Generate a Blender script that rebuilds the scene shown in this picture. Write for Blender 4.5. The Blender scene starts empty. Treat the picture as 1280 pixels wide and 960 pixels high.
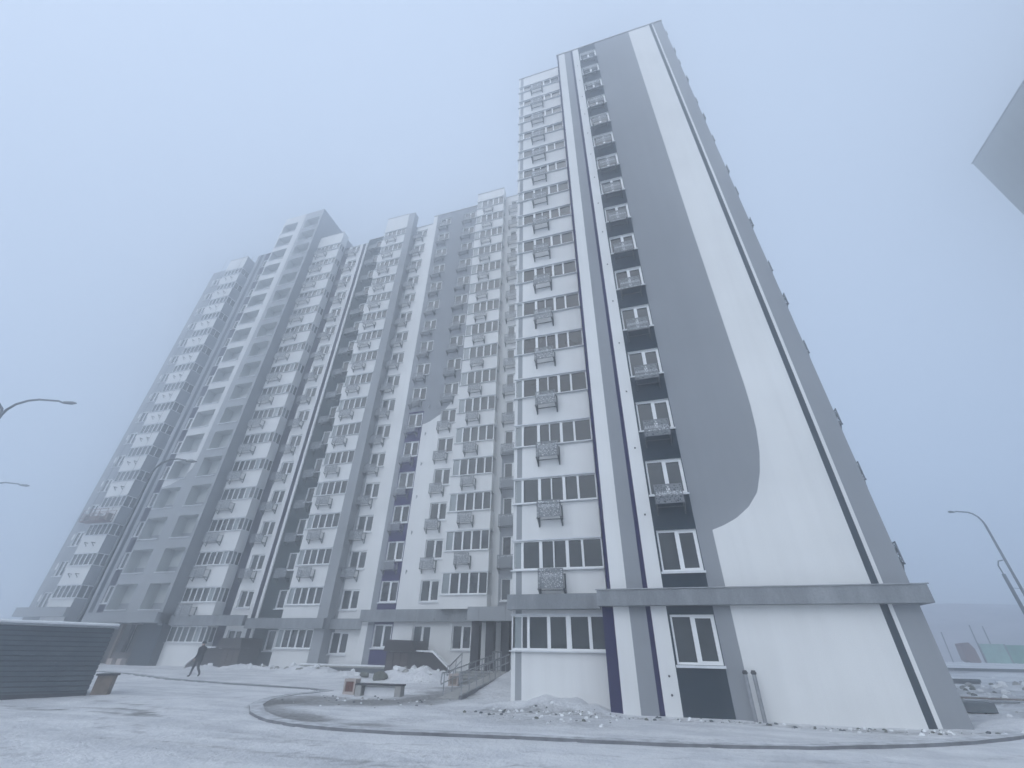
import bpy, bmesh, math, random
from mathutils import Vector, Matrix, noise
random.seed(7)
R = math.radians
scene = bpy.context.scene
col = scene.collection

# ------------------------------------------------------------------ camera, sky, sun, exposure
PSI, PITCH, ROLL = 0.29975, 0.56420, 0.01883
cam_d = bpy.data.cameras.new("camera")
cam_d.sensor_fit = 'HORIZONTAL'
cam_d.sensor_width = 36.0
cam_d.lens = 531.27 / 1280 * 36.0
cam_d.clip_start = 0.1
cam_d.clip_end = 3000
cam = bpy.data.objects.new("camera", cam_d)
col.objects.link(cam)
cam.matrix_world = (Matrix.Translation((0, -17.4235, 1.6)) @ Matrix.Rotation(PSI, 4, 'Z')
                    @ Matrix.Rotation(math.pi / 2 + PITCH, 4, 'X') @ Matrix.Rotation(ROLL, 4, 'Z'))
scene.camera = cam

SUN_EL, SUN_ROT = 38.0, 200.0
CLOUD = (4.25, 5.15, 6.6)
world = bpy.data.worlds.new("World")
scene.world = world
world.use_nodes = True
wn = world.node_tree
wn.nodes.clear()
sky = wn.nodes.new('ShaderNodeTexSky')
sky.sky_type = 'NISHITA'
sky.sun_disc = False
sky.sun_elevation = R(SUN_EL)
sky.sun_rotation = R(SUN_ROT)
sky.air_density = 1.0
sky.dust_density = 1.0
sky.ozone_density = 1.0
wbg = wn.nodes.new('ShaderNodeBackground')
wbg.inputs['Strength'].default_value = 0.12
wout = wn.nodes.new('ShaderNodeOutputWorld')
# overcast: the clear sky is veiled by a cloud deck three times brighter overhead than at the horizon
wtc = wn.nodes.new('ShaderNodeTexCoord')
wsp = wn.nodes.new('ShaderNodeSeparateXYZ')
wn.links.new(wtc.outputs['Generated'], wsp.inputs[0])
wmr = wn.nodes.new('ShaderNodeMapRange')
wmr.inputs['From Min'].default_value = 0.0
wmr.inputs['From Max'].default_value = 1.0
wmr.inputs['To Min'].default_value = 0.75
wmr.inputs['To Max'].default_value = 1.0
wn.links.new(wsp.outputs['Z'], wmr.inputs['Value'])
wcl = wn.nodes.new('ShaderNodeVectorMath')
wcl.operation = 'SCALE'
wcl.inputs[0].default_value = CLOUD
wn.links.new(wmr.outputs[0], wcl.inputs['Scale'])
wmx = wn.nodes.new('ShaderNodeMix')
wmx.data_type = 'RGBA'
wmx.inputs[0].default_value = 0.85
wn.links.new(sky.outputs[0], wmx.inputs[6])
wn.links.new(wcl.outputs[0], wmx.inputs[7])
wn.links.new(wmx.outputs[2], wbg.inputs['Color'])
wn.links.new(wbg.outputs[0], wout.inputs['Surface'])

sun_d = bpy.data.lights.new("sun", 'SUN')
sun_d.energy = 1.25
sun_d.angle = R(60)
sun_d.color = (1.0, 1.0, 1.0)
sun = bpy.data.objects.new("sun", sun_d)
col.objects.link(sun)
az = R(SUN_ROT)
sdir = Vector((math.sin(az) * math.cos(R(SUN_EL)), math.cos(az) * math.cos(R(SUN_EL)), math.sin(R(SUN_EL))))
sun.rotation_euler = sdir.to_track_quat('Z', 'Y').to_euler()
sun.location = (0, -60, 80)

scene.view_settings.view_transform = 'Standard'
scene.view_settings.look = 'None'
scene.view_settings.gamma = 1.0
scene.view_settings.use_curve_mapping = False
scene.view_settings.exposure = 0.42
scene.render.engine = 'CYCLES'
cy = scene.cycles
cy.use_denoising = True
cy.max_bounces = 16
cy.diffuse_bounces = 3
cy.glossy_bounces = 3
cy.volume_bounces = 12
cy.transparent_max_bounces = 12
HAZE_DENSITY = 0.0145

# ------------------------------------------------------------------ materials
def new_mat(name):
    m = bpy.data.materials.new(name)
    m.use_nodes = True
    nt = m.node_tree
    b = nt.nodes['Principled BSDF']
    return m, nt, b

def ramp(nt, stops, interp='LINEAR'):
    r = nt.nodes.new('ShaderNodeValToRGB')
    r.color_ramp.interpolation = interp
    el = r.color_ramp.elements
    while len(el) < len(stops):
        el.new(0.5)
    for e, (p, c) in zip(el, stops):
        e.position = p
        e.color = c if len(c) == 4 else (*c, 1)
    return r

def tex_noise(nt, scale, detail=3, rough=0.5, mapping=None, coord='Object'):
    tc = nt.nodes.new('ShaderNodeTexCoord')
    mp = nt.nodes.new('ShaderNodeMapping')
    nt.links.new(tc.outputs[coord], mp.inputs['Vector'])
    if mapping:
        mp.inputs['Scale'].default_value = mapping
    n = nt.nodes.new('ShaderNodeTexNoise')
    n.inputs['Scale'].default_value = scale
    n.inputs['Detail'].default_value = detail
    n.inputs['Roughness'].default_value = rough
    nt.links.new(mp.outputs[0], n.inputs['Vector'])
    return n

def mixc(nt, fac, a, b, mode='MIX'):
    mx = nt.nodes.new('ShaderNodeMix')
    mx.data_type = 'RGBA'
    mx.blend_type = mode
    for sock, v in ((mx.inputs[0], fac), (mx.inputs[6], a), (mx.inputs[7], b)):
        if hasattr(v, 'is_output') or isinstance(v, bpy.types.NodeSocket):
            nt.links.new(v, sock)
        else:
            sock.default_value = v if not isinstance(v, tuple) or len(v) == 4 else (*v, 1)
    return mx.outputs[2]

def bump(nt, b, h, strength=0.3, dist=0.02):
    bp = nt.nodes.new('ShaderNodeBump')
    bp.inputs['Strength'].default_value = strength
    bp.inputs['Distance'].default_value = dist
    nt.links.new(h, bp.inputs['Height'])
    nt.links.new(bp.outputs[0], b.inputs['Normal'])

def stucco_color(nt, base):
    """painted render with faint broad blotches, vertical run marks and fine grain"""
    n1 = tex_noise(nt, 0.22, 4, 0.55)
    n2 = tex_noise(nt, 1.0, 4, 0.6, (1.6, 1.6, 0.07))
    n3 = tex_noise(nt, 40, 2, 0.5)
    r1 = ramp(nt, [(0.3, (0.93,) * 3), (0.7, (1.04,) * 3)])
    r2 = ramp(nt, [(0.30, (0.93,) * 3), (0.58, (1.0,) * 3)])
    r3 = ramp(nt, [(0.3, (0.95,) * 3), (0.7, (1.03,) * 3)])
    for n, r in ((n1, r1), (n2, r2), (n3, r3)):
        nt.links.new(n.outputs['Fac'], r.inputs['Fac'])
    c = mixc(nt, 1.0, base, r1.outputs[0], 'MULTIPLY')
    c = mixc(nt, 0.8, c, r2.outputs[0], 'MULTIPLY')
    return mixc(nt, 1.0, c, r3.outputs[0], 'MULTIPLY'), n3

def stucco(name, rgb, rough=0.9):
    m, nt, b = new_mat(name)
    c, n3 = stucco_color(nt, (*rgb, 1))
    nt.links.new(c, b.inputs['Base Color'])
    b.inputs['Roughness'].default_value = rough
    b.inputs['Specular IOR Level'].default_value = 0.25
    bump(nt, b, n3.outputs['Fac'], 0.25, 0.01)
    return m

WHITE = (0.74, 0.745, 0.735)
GREY = (0.265, 0.28, 0.30)

def wave_mat(name, curve, low, high_side_grey, z0, z1):
    """two paints that meet along x = curve(z) in the wall's own coordinates"""
    m, nt, b = new_mat(name)
    tc = nt.nodes.new('ShaderNodeTexCoord')
    sp = nt.nodes.new('ShaderNodeSeparateXYZ')
    nt.links.new(tc.outputs['Object'], sp.inputs[0])
    zr = nt.nodes.new('ShaderNodeMapRange')
    zr.inputs['From Min'].default_value = z0
    zr.inputs['From Max'].default_value = z1
    nt.links.new(sp.outputs['Z'], zr.inputs['Value'])
    fc = nt.nodes.new('ShaderNodeFloatCurve')
    cm = fc.mapping
    cm.use_clip = False
    xs = [p[0] for p in curve]
    x0, x1 = min(xs) - 0.5, max(xs) + 0.5
    cv = cm.curves[0]
    pts = [((z - z0) / (z1 - z0), (x - x0) / (x1 - x0)) for x, z in curve]
    while len(cv.points) < len(pts):
        cv.points.new(0.5, 0.5)
    for p, (a, c) in zip(cv.points, pts):
        p.location = (a, c)
        p.handle_type = 'VECTOR'
    cm.update()
    nt.links.new(zr.outputs[0], fc.inputs['Value'])
    xr = nt.nodes.new('ShaderNodeMapRange')
    xr.clamp = False
    xr.inputs['From Min'].default_value = x0
    xr.inputs['From Max'].default_value = x1
    nt.links.new(sp.outputs['X'], xr.inputs['Value'])
    lt = nt.nodes.new('ShaderNodeMath')
    lt.operation = 'LESS_THAN'
    nt.links.new(xr.outputs[0], lt.inputs[0])
    nt.links.new(fc.outputs[0], lt.inputs[1])
    base = mixc(nt, lt.outputs[0], (*low, 1), (*high_side_grey, 1))
    c, n3 = stucco_color(nt, base)
    nt.links.new(c, b.inputs['Base Color'])
    b.inputs['Roughness'].default_value = 0.9
    b.inputs['Specular IOR Level'].default_value = 0.25
    bump(nt, b, n3.outputs['Fac'], 0.25, 0.01)
    return m

M = {}
M['white'] = stucco('white_render', WHITE)
M['grey'] = stucco('grey_render', GREY)
M['midgrey'] = stucco('mid_grey_render', (0.30, 0.315, 0.33))
M['slate'] = stucco('slate_render', (0.022, 0.036, 0.052))
M['navy'] = stucco('navy_render', (0.005, 0.004, 0.062))
M['loggia_in'] = stucco('loggia_render', (0.52, 0.54, 0.53))
M['darkstripe'] = stucco('dark_stripe_render', (0.016, 0.018, 0.045))
M['purple'] = stucco('purple_render', (0.024, 0.018, 0.105))
M['green'] = stucco('dark_green_grey_render', (0.032, 0.047, 0.054))
M['wave_tower'] = wave_mat('wave_paint', [(2.40, 5.0), (2.40, 5.56), (2.62, 5.60), (2.84, 5.68), (3.30, 5.90), (3.81, 6.28), (4.23, 6.80),
                           (4.52, 7.55), (4.72, 8.34), (4.86, 9.3), (4.93, 10.4), (4.95, 11.4), (4.93, 14), (4.88, 22)], WHITE, GREY, 5.0, 22.0)
M['wave_mid'] = wave_mat('wave_paint', [(-17.75, 18.0), (-17.75, 18.7), (-17.35, 18.78), (-16.9, 18.95), (-15.87, 19.6), (-14.83, 20.9),
                         (-14.2, 23.0), (-13.96, 25), (-13.88, 27)], WHITE, GREY, 18.0, 27.0)
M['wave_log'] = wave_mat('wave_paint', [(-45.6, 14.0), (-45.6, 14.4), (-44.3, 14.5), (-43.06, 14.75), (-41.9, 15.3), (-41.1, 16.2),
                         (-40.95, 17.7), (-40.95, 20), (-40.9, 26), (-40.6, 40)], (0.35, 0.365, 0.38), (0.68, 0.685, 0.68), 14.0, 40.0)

def simple(name, rgb, rough=0.6, metal=0.0, var=0.12, scale=3.0, spec=0.4):
    m, nt, b = new_mat(name)
    n = tex_noise(nt, scale, 4, 0.6)
    r = ramp(nt, [(0.3, tuple(c * (1 - var) for c in rgb)), (0.7, tuple(min(1, c * (1 + var)) for c in rgb))])
    nt.links.new(n.outputs['Fac'], r.inputs['Fac'])
    nt.links.new(r.outputs[0], b.inputs['Base Color'])
    b.inputs['Roughness'].default_value = rough
    b.inputs['Metallic'].default_value = metal
    b.inputs['Specular IOR Level'].default_value = spec
    return m

M['frame'] = simple('white_plastic', (0.78, 0.79, 0.79), 0.45, 0, 0.03)
M['sill'] = simple('white_sheet_metal', (0.62, 0.64, 0.66), 0.5, 0, 0.08)
M['metal'] = simple('galvanised_metal', (0.30, 0.31, 0.33), 0.5, 0.5, 0.15, 8)
M['pole'] = simple('lamp_post_metal', (0.16, 0.17, 0.18), 0.55, 0.3, 0.1)
M['cage_bar'] = simple('cage_metal', (0.075, 0.085, 0.095), 0.6, 0.2)
M['cage_side'] = simple('cage_side_metal', (0.17, 0.18, 0.195), 0.6, 0.2)
M['letter'] = simple('letter_metal', (0.6, 0.62, 0.64), 0.6)
M['column'] = simple('dark_brown_cladding', (0.020, 0.020, 0.025), 0.7, 0, 0.15)
M['hole_shade'] = simple('painted_interior_shade', (0.006, 0.007, 0.009), 0.9)  # near-black colour that paints the shade inside openings
M['brownmetal'] = simple('brown_sheet_metal', (0.024, 0.020, 0.021), 0.55, 0, 0.2)
M['brownpanel'] = simple('brown_door_panel', (0.060, 0.047, 0.044), 0.6, 0, 0.2)
M['concrete'] = simple('concrete', (0.33, 0.325, 0.31), 0.9, 0, 0.18, 5)
M['pinkstone'] = simple('pale_concrete', (0.42, 0.36, 0.33), 0.9, 0, 0.15, 5)
M['redwood'] = simple('red_brown_slats', (0.13, 0.045, 0.03), 0.75, 0, 0.3, 12)
M['tanwood'] = simple('tan_board', (0.19, 0.15, 0.12), 0.8, 0, 0.25, 6)
M['darkwood'] = simple('dark_wood', (0.022, 0.022, 0.026), 0.7, 0, 0.3, 8)
M['plinth'] = simple('plinth_stone', (0.10, 0.115, 0.125), 0.85, 0, 0.2, 3)
M['snow'] = simple('snow', (0.80, 0.81, 0.82), 0.85, 0, 0.04, 6)
M['rust'] = simple('rusty_metal', (0.16, 0.075, 0.065), 0.8, 0, 0.25, 3)
M['boulder'] = simple('boulder_stone', (0.11, 0.115, 0.095), 0.9, 0, 0.3, 5)
M['kerb_top'] = simple('trodden_snow', (0.47, 0.48, 0.495), 0.9, 0, 0.4, 3)
M['kerb'] = simple('kerb_concrete', (0.17, 0.175, 0.185), 0.9, 0, 0.3, 3)
M['bldgray'] = stucco('panel_wall_grey', (0.34, 0.355, 0.35))
M['hatch'] = simple('hatch', (0.03, 0.03, 0.035), 0.6)
M['jacket'] = simple('black_jacket', (0.012, 0.015, 0.018), 0.85, 0, 0.3, 9)
M['trousers'] = simple('dark_trousers', (0.014, 0.014, 0.02), 0.85, 0, 0.3, 9)
M['boots'] = simple('black_boots', (0.008, 0.008, 0.009), 0.6)
M['skin'] = simple('skin', (0.45, 0.28, 0.22), 0.6)
M['lampglass'] = simple('lamp_lens', (0.35, 0.36, 0.38), 0.3)

def granite():
    m, nt, b = new_mat('grey_stone_cladding')
    n1 = tex_noise(nt, 1.6, 5, 0.65, (1, 1, 0.3))
    n2 = tex_noise(nt, 18, 3, 0.6)
    r1 = ramp(nt, [(0.3, (0.15, 0.16, 0.175)), (0.5, (0.205, 0.22, 0.235)), (0.72, (0.30, 0.315, 0.33))])
    r2 = ramp(nt, [(0.3, (0.85,) * 3), (0.7, (1.1,) * 3)])
    nt.links.new(n1.outputs['Fac'], r1.inputs['Fac'])
    nt.links.new(n2.outputs['Fac'], r2.inputs['Fac'])
    c = mixc(nt, 1.0, r1.outputs[0], r2.outputs[0], 'MULTIPLY')
    nt.links.new(c, b.inputs['Base Color'])
    b.inputs['Roughness'].default_value = 0.65
    return m
M['granite'] = granite()

def glass(name, lo, hi, rough=0.06):
    m, nt, b = new_mat(name)
    oi = nt.nodes.new('ShaderNodeObjectInfo')
    n = tex_noise(nt, 1.3, 3, 0.6)
    ad = nt.nodes.new('ShaderNodeMath')
    ad.operation = 'ADD'
    sc = nt.nodes.new('ShaderNodeMath')
    sc.operation = 'MULTIPLY'
    sc.inputs[1].default_value = 0.5
    nt.links.new(oi.outputs['Random'], sc.inputs[0])
    nt.links.new(sc.outputs[0], ad.inputs[0])
    sc2 = nt.nodes.new('ShaderNodeMath')
    sc2.operation = 'MULTIPLY'
    sc2.inputs[1].default_value = 0.5
    nt.links.new(n.outputs['Fac'], sc2.inputs[0])
    nt.links.new(sc2.outputs[0], ad.inputs[1])
    r = ramp(nt, [(0.2, lo), (0.8, hi)])
    nt.links.new(ad.outputs[0], r.inputs['Fac'])
    nt.links.new(r.outputs[0], b.inputs['Base Color'])
    b.inputs['Roughness'].default_value = rough
    b.inputs['Specular IOR Level'].default_value = 0.5
    return m
M['glass'] = glass('dark_window_glass', (0.006, 0.010, 0.014), (0.050, 0.060, 0.067))
M['glass_daylit'] = glass('window_glass_painted_daylight', (0.20, 0.23, 0.24), (0.28, 0.31, 0.32))  # lighter copy of the glass, daylight seen through the corner is in its colour

def perforated():
    m, nt, b = new_mat('perforated_sheet')
    tc = nt.nodes.new('ShaderNodeTexCoord')
    v = nt.nodes.new('ShaderNodeTexVoronoi')
    v.feature = 'DISTANCE_TO_EDGE'
    v.inputs['Scale'].default_value = 13
    nt.links.new(tc.outputs['Object'], v.inputs['Vector'])
    lt = nt.nodes.new('ShaderNodeMath')
    lt.operation = 'LESS_THAN'
    lt.inputs[1].default_value = 0.17
    nt.links.new(v.outputs['Distance'], lt.inputs[0])
    nt.links.new(lt.outputs[0], b.inputs['Alpha'])
    b.inputs['Base Color'].default_value = (0.19, 0.205, 0.22, 1)
    b.inputs['Roughness'].default_value = 0.55
    b.inputs['Metallic'].default_value = 0.2
    return m
M['perf'] = perforated()

def ribbed():
    m, nt, b = new_mat('blue_grey_sheet')
    n = tex_noise(nt, 1.2, 5, 0.65, (1, 1, 2.5))
    r = ramp(nt, [(0.3, (0.050, 0.066, 0.080)), (0.6, (0.082, 0.105, 0.122)), (0.8, (0.105, 0.128, 0.142))])
    nt.links.new(n.outputs['Fac'], r.inputs['Fac'])
    nt.links.new(r.outputs[0], b.inputs['Base Color'])
    b.inputs['Roughness'].default_value = 0.6
    return m
M['shed'] = ribbed()
M['fencegreen'] = simple('green_fence_sheet', (0.10, 0.30, 0.22), 0.6, 0, 0.25, 0.8)
M['fencepale'] = simple('pale_green_fence_sheet', (0.26, 0.46, 0.40), 0.6, 0, 0.2, 0.8)
M['scrub'] = simple('bare_scrub_hill', (0.24, 0.225, 0.245), 0.95, 0, 0.5, 0.12)

def ground_mat():
    m, nt, b = new_mat('snowy_ground')
    at = nt.nodes.new('ShaderNodeAttribute')
    at.attribute_name = 'dirt'
    n1 = tex_noise(nt, 0.9, 6, 0.65)
    n2 = tex_noise(nt, 7.0, 5, 0.7)
    n3 = tex_noise(nt, 0.6, 5, 0.6, (0.25, 1.4, 1))
    r1 = ramp(nt, [(0.36, (0.76, 0.77, 0.79)), (0.6, (0.90, 0.905, 0.91))])
    nt.links.new(n1.outputs['Fac'], r1.inputs['Fac'])
    r3 = ramp(nt, [(0.42, (0.55, 0.56, 0.58)), (0.55, (1, 1, 1))])
    nt.links.new(n3.outputs['Fac'], r3.inputs['Fac'])
    snow = mixc(nt, 0.32, r1.outputs[0], r3.outputs[0], 'MULTIPLY')
    n4 = tex_noise(nt, 22, 5, 0.75)
    r4 = ramp(nt, [(0.38, (0.80, 0.81, 0.83)), (0.56, (1, 1, 1))])
    nt.links.new(n4.outputs['Fac'], r4.inputs['Fac'])
    snow = mixc(nt, 0.45, snow, r4.outputs[0], 'MULTIPLY')
    # dirt mask: attribute pushed through fine noise
    a = nt.nodes.new('ShaderNodeMath')
    a.operation = 'MULTIPLY_ADD'
    nt.links.new(n2.outputs['Fac'], a.inputs[0])
    a.inputs[1].default_value = 0.9
    a.inputs[2].default_value = -0.45
    a2 = nt.nodes.new('ShaderNodeMath')
    a2.operation = 'ADD'
    nt.links.new(a.outputs[0], a2.inputs[0])
    nt.links.new(at.outputs['Fac'], a2.inputs[1])
    rm = ramp(nt, [(0.13, (0, 0, 0)), (0.80, (1, 1, 1))])
    nt.links.new(a2.outputs[0], rm.inputs['Fac'])
    dn = tex_noise(nt, 14, 4, 0.7)
    rd = ramp(nt, [(0.35, (0.13, 0.125, 0.12)), (0.65, (0.30, 0.30, 0.30))])
    nt.links.new(dn.outputs['Fac'], rd.inputs['Fac'])
    c = mixc(nt, rm.outputs[0], snow, rd.outputs[0])
    nt.links.new(c, b.inputs['Base Color'])
    b.inputs['Roughness'].default_value = 0.85
    b.inputs['Specular IOR Level'].default_value = 0.3
    ad = nt.nodes.new('ShaderNodeMath')
    ad.operation = 'ADD'
    nt.links.new(n1.outputs['Fac'], ad.inputs[0])
    nt.links.new(n2.outputs['Fac'], ad.inputs[1])
    bump(nt, b, ad.outputs[0], 1.0, 0.13)
    return m
M['ground'] = ground_mat()

# ------------------------------------------------------------------ mesh helpers
class MB:
    def __init__(s):
        s.v, s.f, s.m, s.mats = [], [], [], []
    def mi(s, mat):
        if mat not in s.mats:
            s.mats.append(mat)
        return s.mats.index(mat)
    def face(s, pts, mat):
        i = len(s.v)
        s.v += [tuple(p) for p in pts]
        s.f.append(tuple(range(i, i + len(pts))))
        s.m.append(s.mi(mat))
    def box(s, x0, x1, y0, y1, z0, z1, mat, skip=''):
        i = len(s.v)
        s.v += [(x0, y0, z0), (x1, y0, z0), (x1, y1, z0), (x0, y1, z0), (x0, y0, z1), (x1, y0, z1), (x1, y1, z1), (x0, y1, z1)]
        k = s.mi(mat)
        for nm, q in (('b', (3, 2, 1, 0)), ('t', (4, 5, 6, 7)), ('f', (0, 1, 5, 4)), ('r', (1, 2, 6, 5)), ('k', (2, 3, 7, 6)), ('l', (3, 0, 4, 7))):
            if nm in skip:
                continue
            s.f.append(tuple(i + a for a in q))
            s.m.append(k)
    def prism(s, poly, y0, y1, mat):
        """polygon in x,z pulled from y0 to y1"""
        n = len(poly)
        i = len(s.v)
        s.v += [(x, y0, z) for x, z in poly] + [(x, y1, z) for x, z in poly]
        k = s.mi(mat)
        s.f.append(tuple(range(i, i + n))); s.m.append(k)
        s.f.append(tuple(reversed(range(i + n, i + 2 * n)))); s.m.append(k)
        for a in range(n):
            b = (a + 1) % n
            s.f.append((i + b, i + a, i + n + a, i + n + b)); s.m.append(k)
    def tube(s, pts, rads, mat, seg=8, cap=True):
        pts = [Vector(p) for p in pts]
        if not isinstance(rads, (list, tuple)):
            rads = [rads] * len(pts)
        i = len(s.v)
        k = s.mi(mat)
        up = None
        for a, p in enumerate(pts):
            d = (pts[min(a + 1, len(pts) - 1)] - pts[max(a - 1, 0)]).normalized()
            ref = Vector((0, 0, 1)) if abs(d.z) < 0.9 else Vector((1, 0, 0))
            if up is None:
                up = d.cross(ref).normalized()
            else:
                up = (up - d * up.dot(d)).normalized()
            w = d.cross(up)
            for q in range(seg):
                t = 2 * math.pi * q / seg
                s.v.append(tuple(p + (up * math.cos(t) + w * math.sin(t)) * rads[a]))
        for a in range(len(pts) - 1):
            for q in range(seg):
                q2 = (q + 1) % seg
                s.f.append((i + a * seg + q, i + a * seg + q2, i + (a + 1) * seg + q2, i + (a + 1) * seg + q))
                s.m.append(k)
        if cap:
            s.f.append(tuple(reversed(range(i, i + seg)))); s.m.append(k)
            e = i + (len(pts) - 1) * seg
            s.f.append(tuple(range(e, e + seg))); s.m.append(k)
    def bar(s, a, b, w, mat):
        s.tube([a, b], w * 0.7, mat, 4)
    def mesh(s, name):
        me = bpy.data.meshes.new(name)
        me.from_pydata(s.v, [], s.f)
        for mt in s.mats:
            me.materials.append(M[mt] if isinstance(mt, str) else mt)
        me.polygons.foreach_set('material_index', s.m)
        me.update()
        return me
    def build(s, name, parent=None, loc=(0, 0, 0), bevel=0, smooth=False):
        o = bpy.data.objects.new(name, s.mesh(name))
        col.objects.link(o)
        o.location = loc
        if parent:
            o.parent = parent
        if smooth:
            fix_normals(o.data, True)
        else:
            fix_normals(o.data)
        if bevel:
            bm = o.modifiers.new('bevel', 'BEVEL')
            bm.width = bevel
            bm.segments = 2
            bm.limit_method = 'ANGLE'
        return o

def fix_normals(me, smooth=False):
    bm = bmesh.new()
    bm.from_mesh(me)
    if smooth:
        bmesh.ops.remove_doubles(bm, verts=bm.verts, dist=1e-5)
    bmesh.ops.recalc_face_normals(bm, faces=bm.faces)
    for f in bm.faces:
        f.smooth = smooth
    bm.to_mesh(me)
    bm.free()

def tag(o, label=None, cat=None, group=None, kind=None):
    if label: o['label'] = label
    if cat: o['category'] = cat
    if group: o['group'] = group
    if kind: o['kind'] = kind
    return o

def empty(name, loc=(0, 0, 0), rz=0, **k):
    o = bpy.data.objects.new(name, None)
    col.objects.link(o)
    o.location = loc
    o.rotation_euler = (0, 0, rz)
    o.empty_display_size = 0.3
    return tag(o, **k)

def put(name, me, parent, loc, rz=0):
    o = bpy.data.objects.new(name, me)
    col.objects.link(o)
    o.location = loc
    o.rotation_euler = (0, 0, rz)
    o.parent = parent
    return o

# ------------------------------------------------------------------ facade pieces
def facade(mb, x0, x1, z0, z1, y, xc, zc, colour, holes=(), reveal=0.14, reveal_mat='frame', floor_depth=None):
    """wall sheet facing -y split along xc / zc, painted by colour(x, z), with openings whose reveals go back"""
    xs = sorted({round(a, 4) for a in [x0, x1, *[c for c in xc if x0 < c < x1], *[h[0] for h in holes], *[h[1] for h in holes]] if x0 - 1e-6 <= a <= x1 + 1e-6})
    zs = sorted({round(a, 4) for a in [z0, z1, *[c for c in zc if z0 < c < z1], *[h[2] for h in holes], *[h[3] for h in holes]] if z0 - 1e-6 <= a <= z1 + 1e-6})
    for a in range(len(xs) - 1):
        for c in range(len(zs) - 1):
            xm, zm = (xs[a] + xs[a + 1]) / 2, (zs[c] + zs[c + 1]) / 2
            if any(h[0] < xm < h[1] and h[2] < zm < h[3] for h in holes):
                continue
            mb.face([(xs[a], y, zs[c]), (xs[a + 1], y, zs[c]), (xs[a + 1], y, zs[c + 1]), (xs[a], y, zs[c + 1])], colour(xm, zm))
    for (a, b, c, d) in holes:
        yr = y + reveal
        mb.face([(a, y, c), (a, yr, c), (a, yr, d), (a, y, d)], reveal_mat)
        mb.face([(b, yr, c), (b, y, c), (b, y, d), (b, yr, d)], reveal_mat)
        mb.face([(a, y, c), (b, y, c), (b, yr, c), (a, yr, c)], reveal_mat)
        mb.face([(a, yr, d), (b, yr, d), (b, y, d), (a, y, d)], reveal_mat)

_win = {}
def window_meshes(w, h):
    key = (round(w, 3), round(h, 3))
    if key in _win:
        return _win[key]
    f = MB()
    t = 0.065
    f.box(0, t, 0, .07, 0, h, 'frame'); f.box(w - t, w, 0, .07, 0, h, 'frame')
    f.box(t, w - t, 0, .07, 0, t, 'frame'); f.box(t, w - t, 0, .07, h - t, h, 'frame')
    c = w * 0.5
    f.box(c - .055, c + .055, -.012, .07, t, h - t, 'frame')
    # opening sash on the right-hand leaf
    for (a, b, z0, z1) in ((c + .055, c + .095, t, h - t), (w - t - .04, w - t, t, h - t), (c + .095, w - t - .04, t, t + .04), (c + .095, w - t - .04, h - t - .04, h - t)):
        f.box(a, b, -.008, .05, z0, z1, 'frame')
    g = MB()
    g.face([(t * .5, .045, t * .5), (w - t * .5, .045, t * .5), (w - t * .5, .045, h - t * .5), (t * .5, .045, h - t * .5)], 'glass')
    s = MB()
    s.box(-.05, w + .05, -.19, .0, -.045, -.012, 'sill')
    s.box(-.05, w + .05, -.19, -.18, -.085, -.0451, 'sill')
    _win[key] = (f.mesh('window'), g.mesh('glass'), s.mesh('sill'))
    return _win[key]

def window(root, x, y, z, w, h, sill=True, rz=0, label=None):
    fm, gm, sm = window_meshes(w, h)
    o = put('window', fm, root, (x, y + .1, z), rz)
    put('glass', gm, o, (0, 0, 0))
    if sill:
        put('sill', sm, o, (0, 0, 0))
    return o

_bayw = {}
def glazing_meshes(w, h, posts, pale):
    """row of balcony glazing; posts = [(x, width)], pale = index of pane coloured lighter for daylight through the side glass"""
    key = (round(w, 3), round(h, 3), tuple(posts), pale)
    if key in _bayw:
        return _bayw[key]
    f = MB()
    t = .07
    f.box(0, w, 0, .08, 0, t, 'frame'); f.box(0, w, 0, .08, h - t * .8, h, 'frame')
    edges = [0.0]
    for px, pw in posts:
        f.box(px - pw / 2, px + pw / 2, -.015, .08, t, h - t * .8, 'frame')
    f.box(0, .05, -.01, .08, t, h - t * .8, 'frame'); f.box(w - .05, w, -.01, .08, t, h - t * .8, 'frame')
    xs = [0.02] + [p for p, _ in posts] + [w - .02]
    g = MB()
    for a in range(len(xs) - 1):
        g.face([(xs[a], .05, t * .5), (xs[a + 1], .05, t * .5), (xs[a + 1], .05, h - .03), (xs[a], .05, h - .03)], 'glass_daylit' if a == pale else 'glass')
    s = MB()
    s.box(-.06, w + .0, -.15, -.0, -.05, -.012, 'sill')
    _bayw[key] = (f.mesh('balcony_glazing'), g.mesh('glass'), s.mesh('sill'))
    return _bayw[key]

def glazing(root, x, y, z, w, h, posts, pale=-1, rz=0, sill=True):
    fm, gm, sm = glazing_meshes(w, h, posts, pale)
    o = put('balcony_glazing', fm, root, (x, y, z), rz)
    put('glass', gm, o, (0, 0, 0))
    if sill:
        put('sill', sm, o, (0, 0, 0))
    return o

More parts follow.
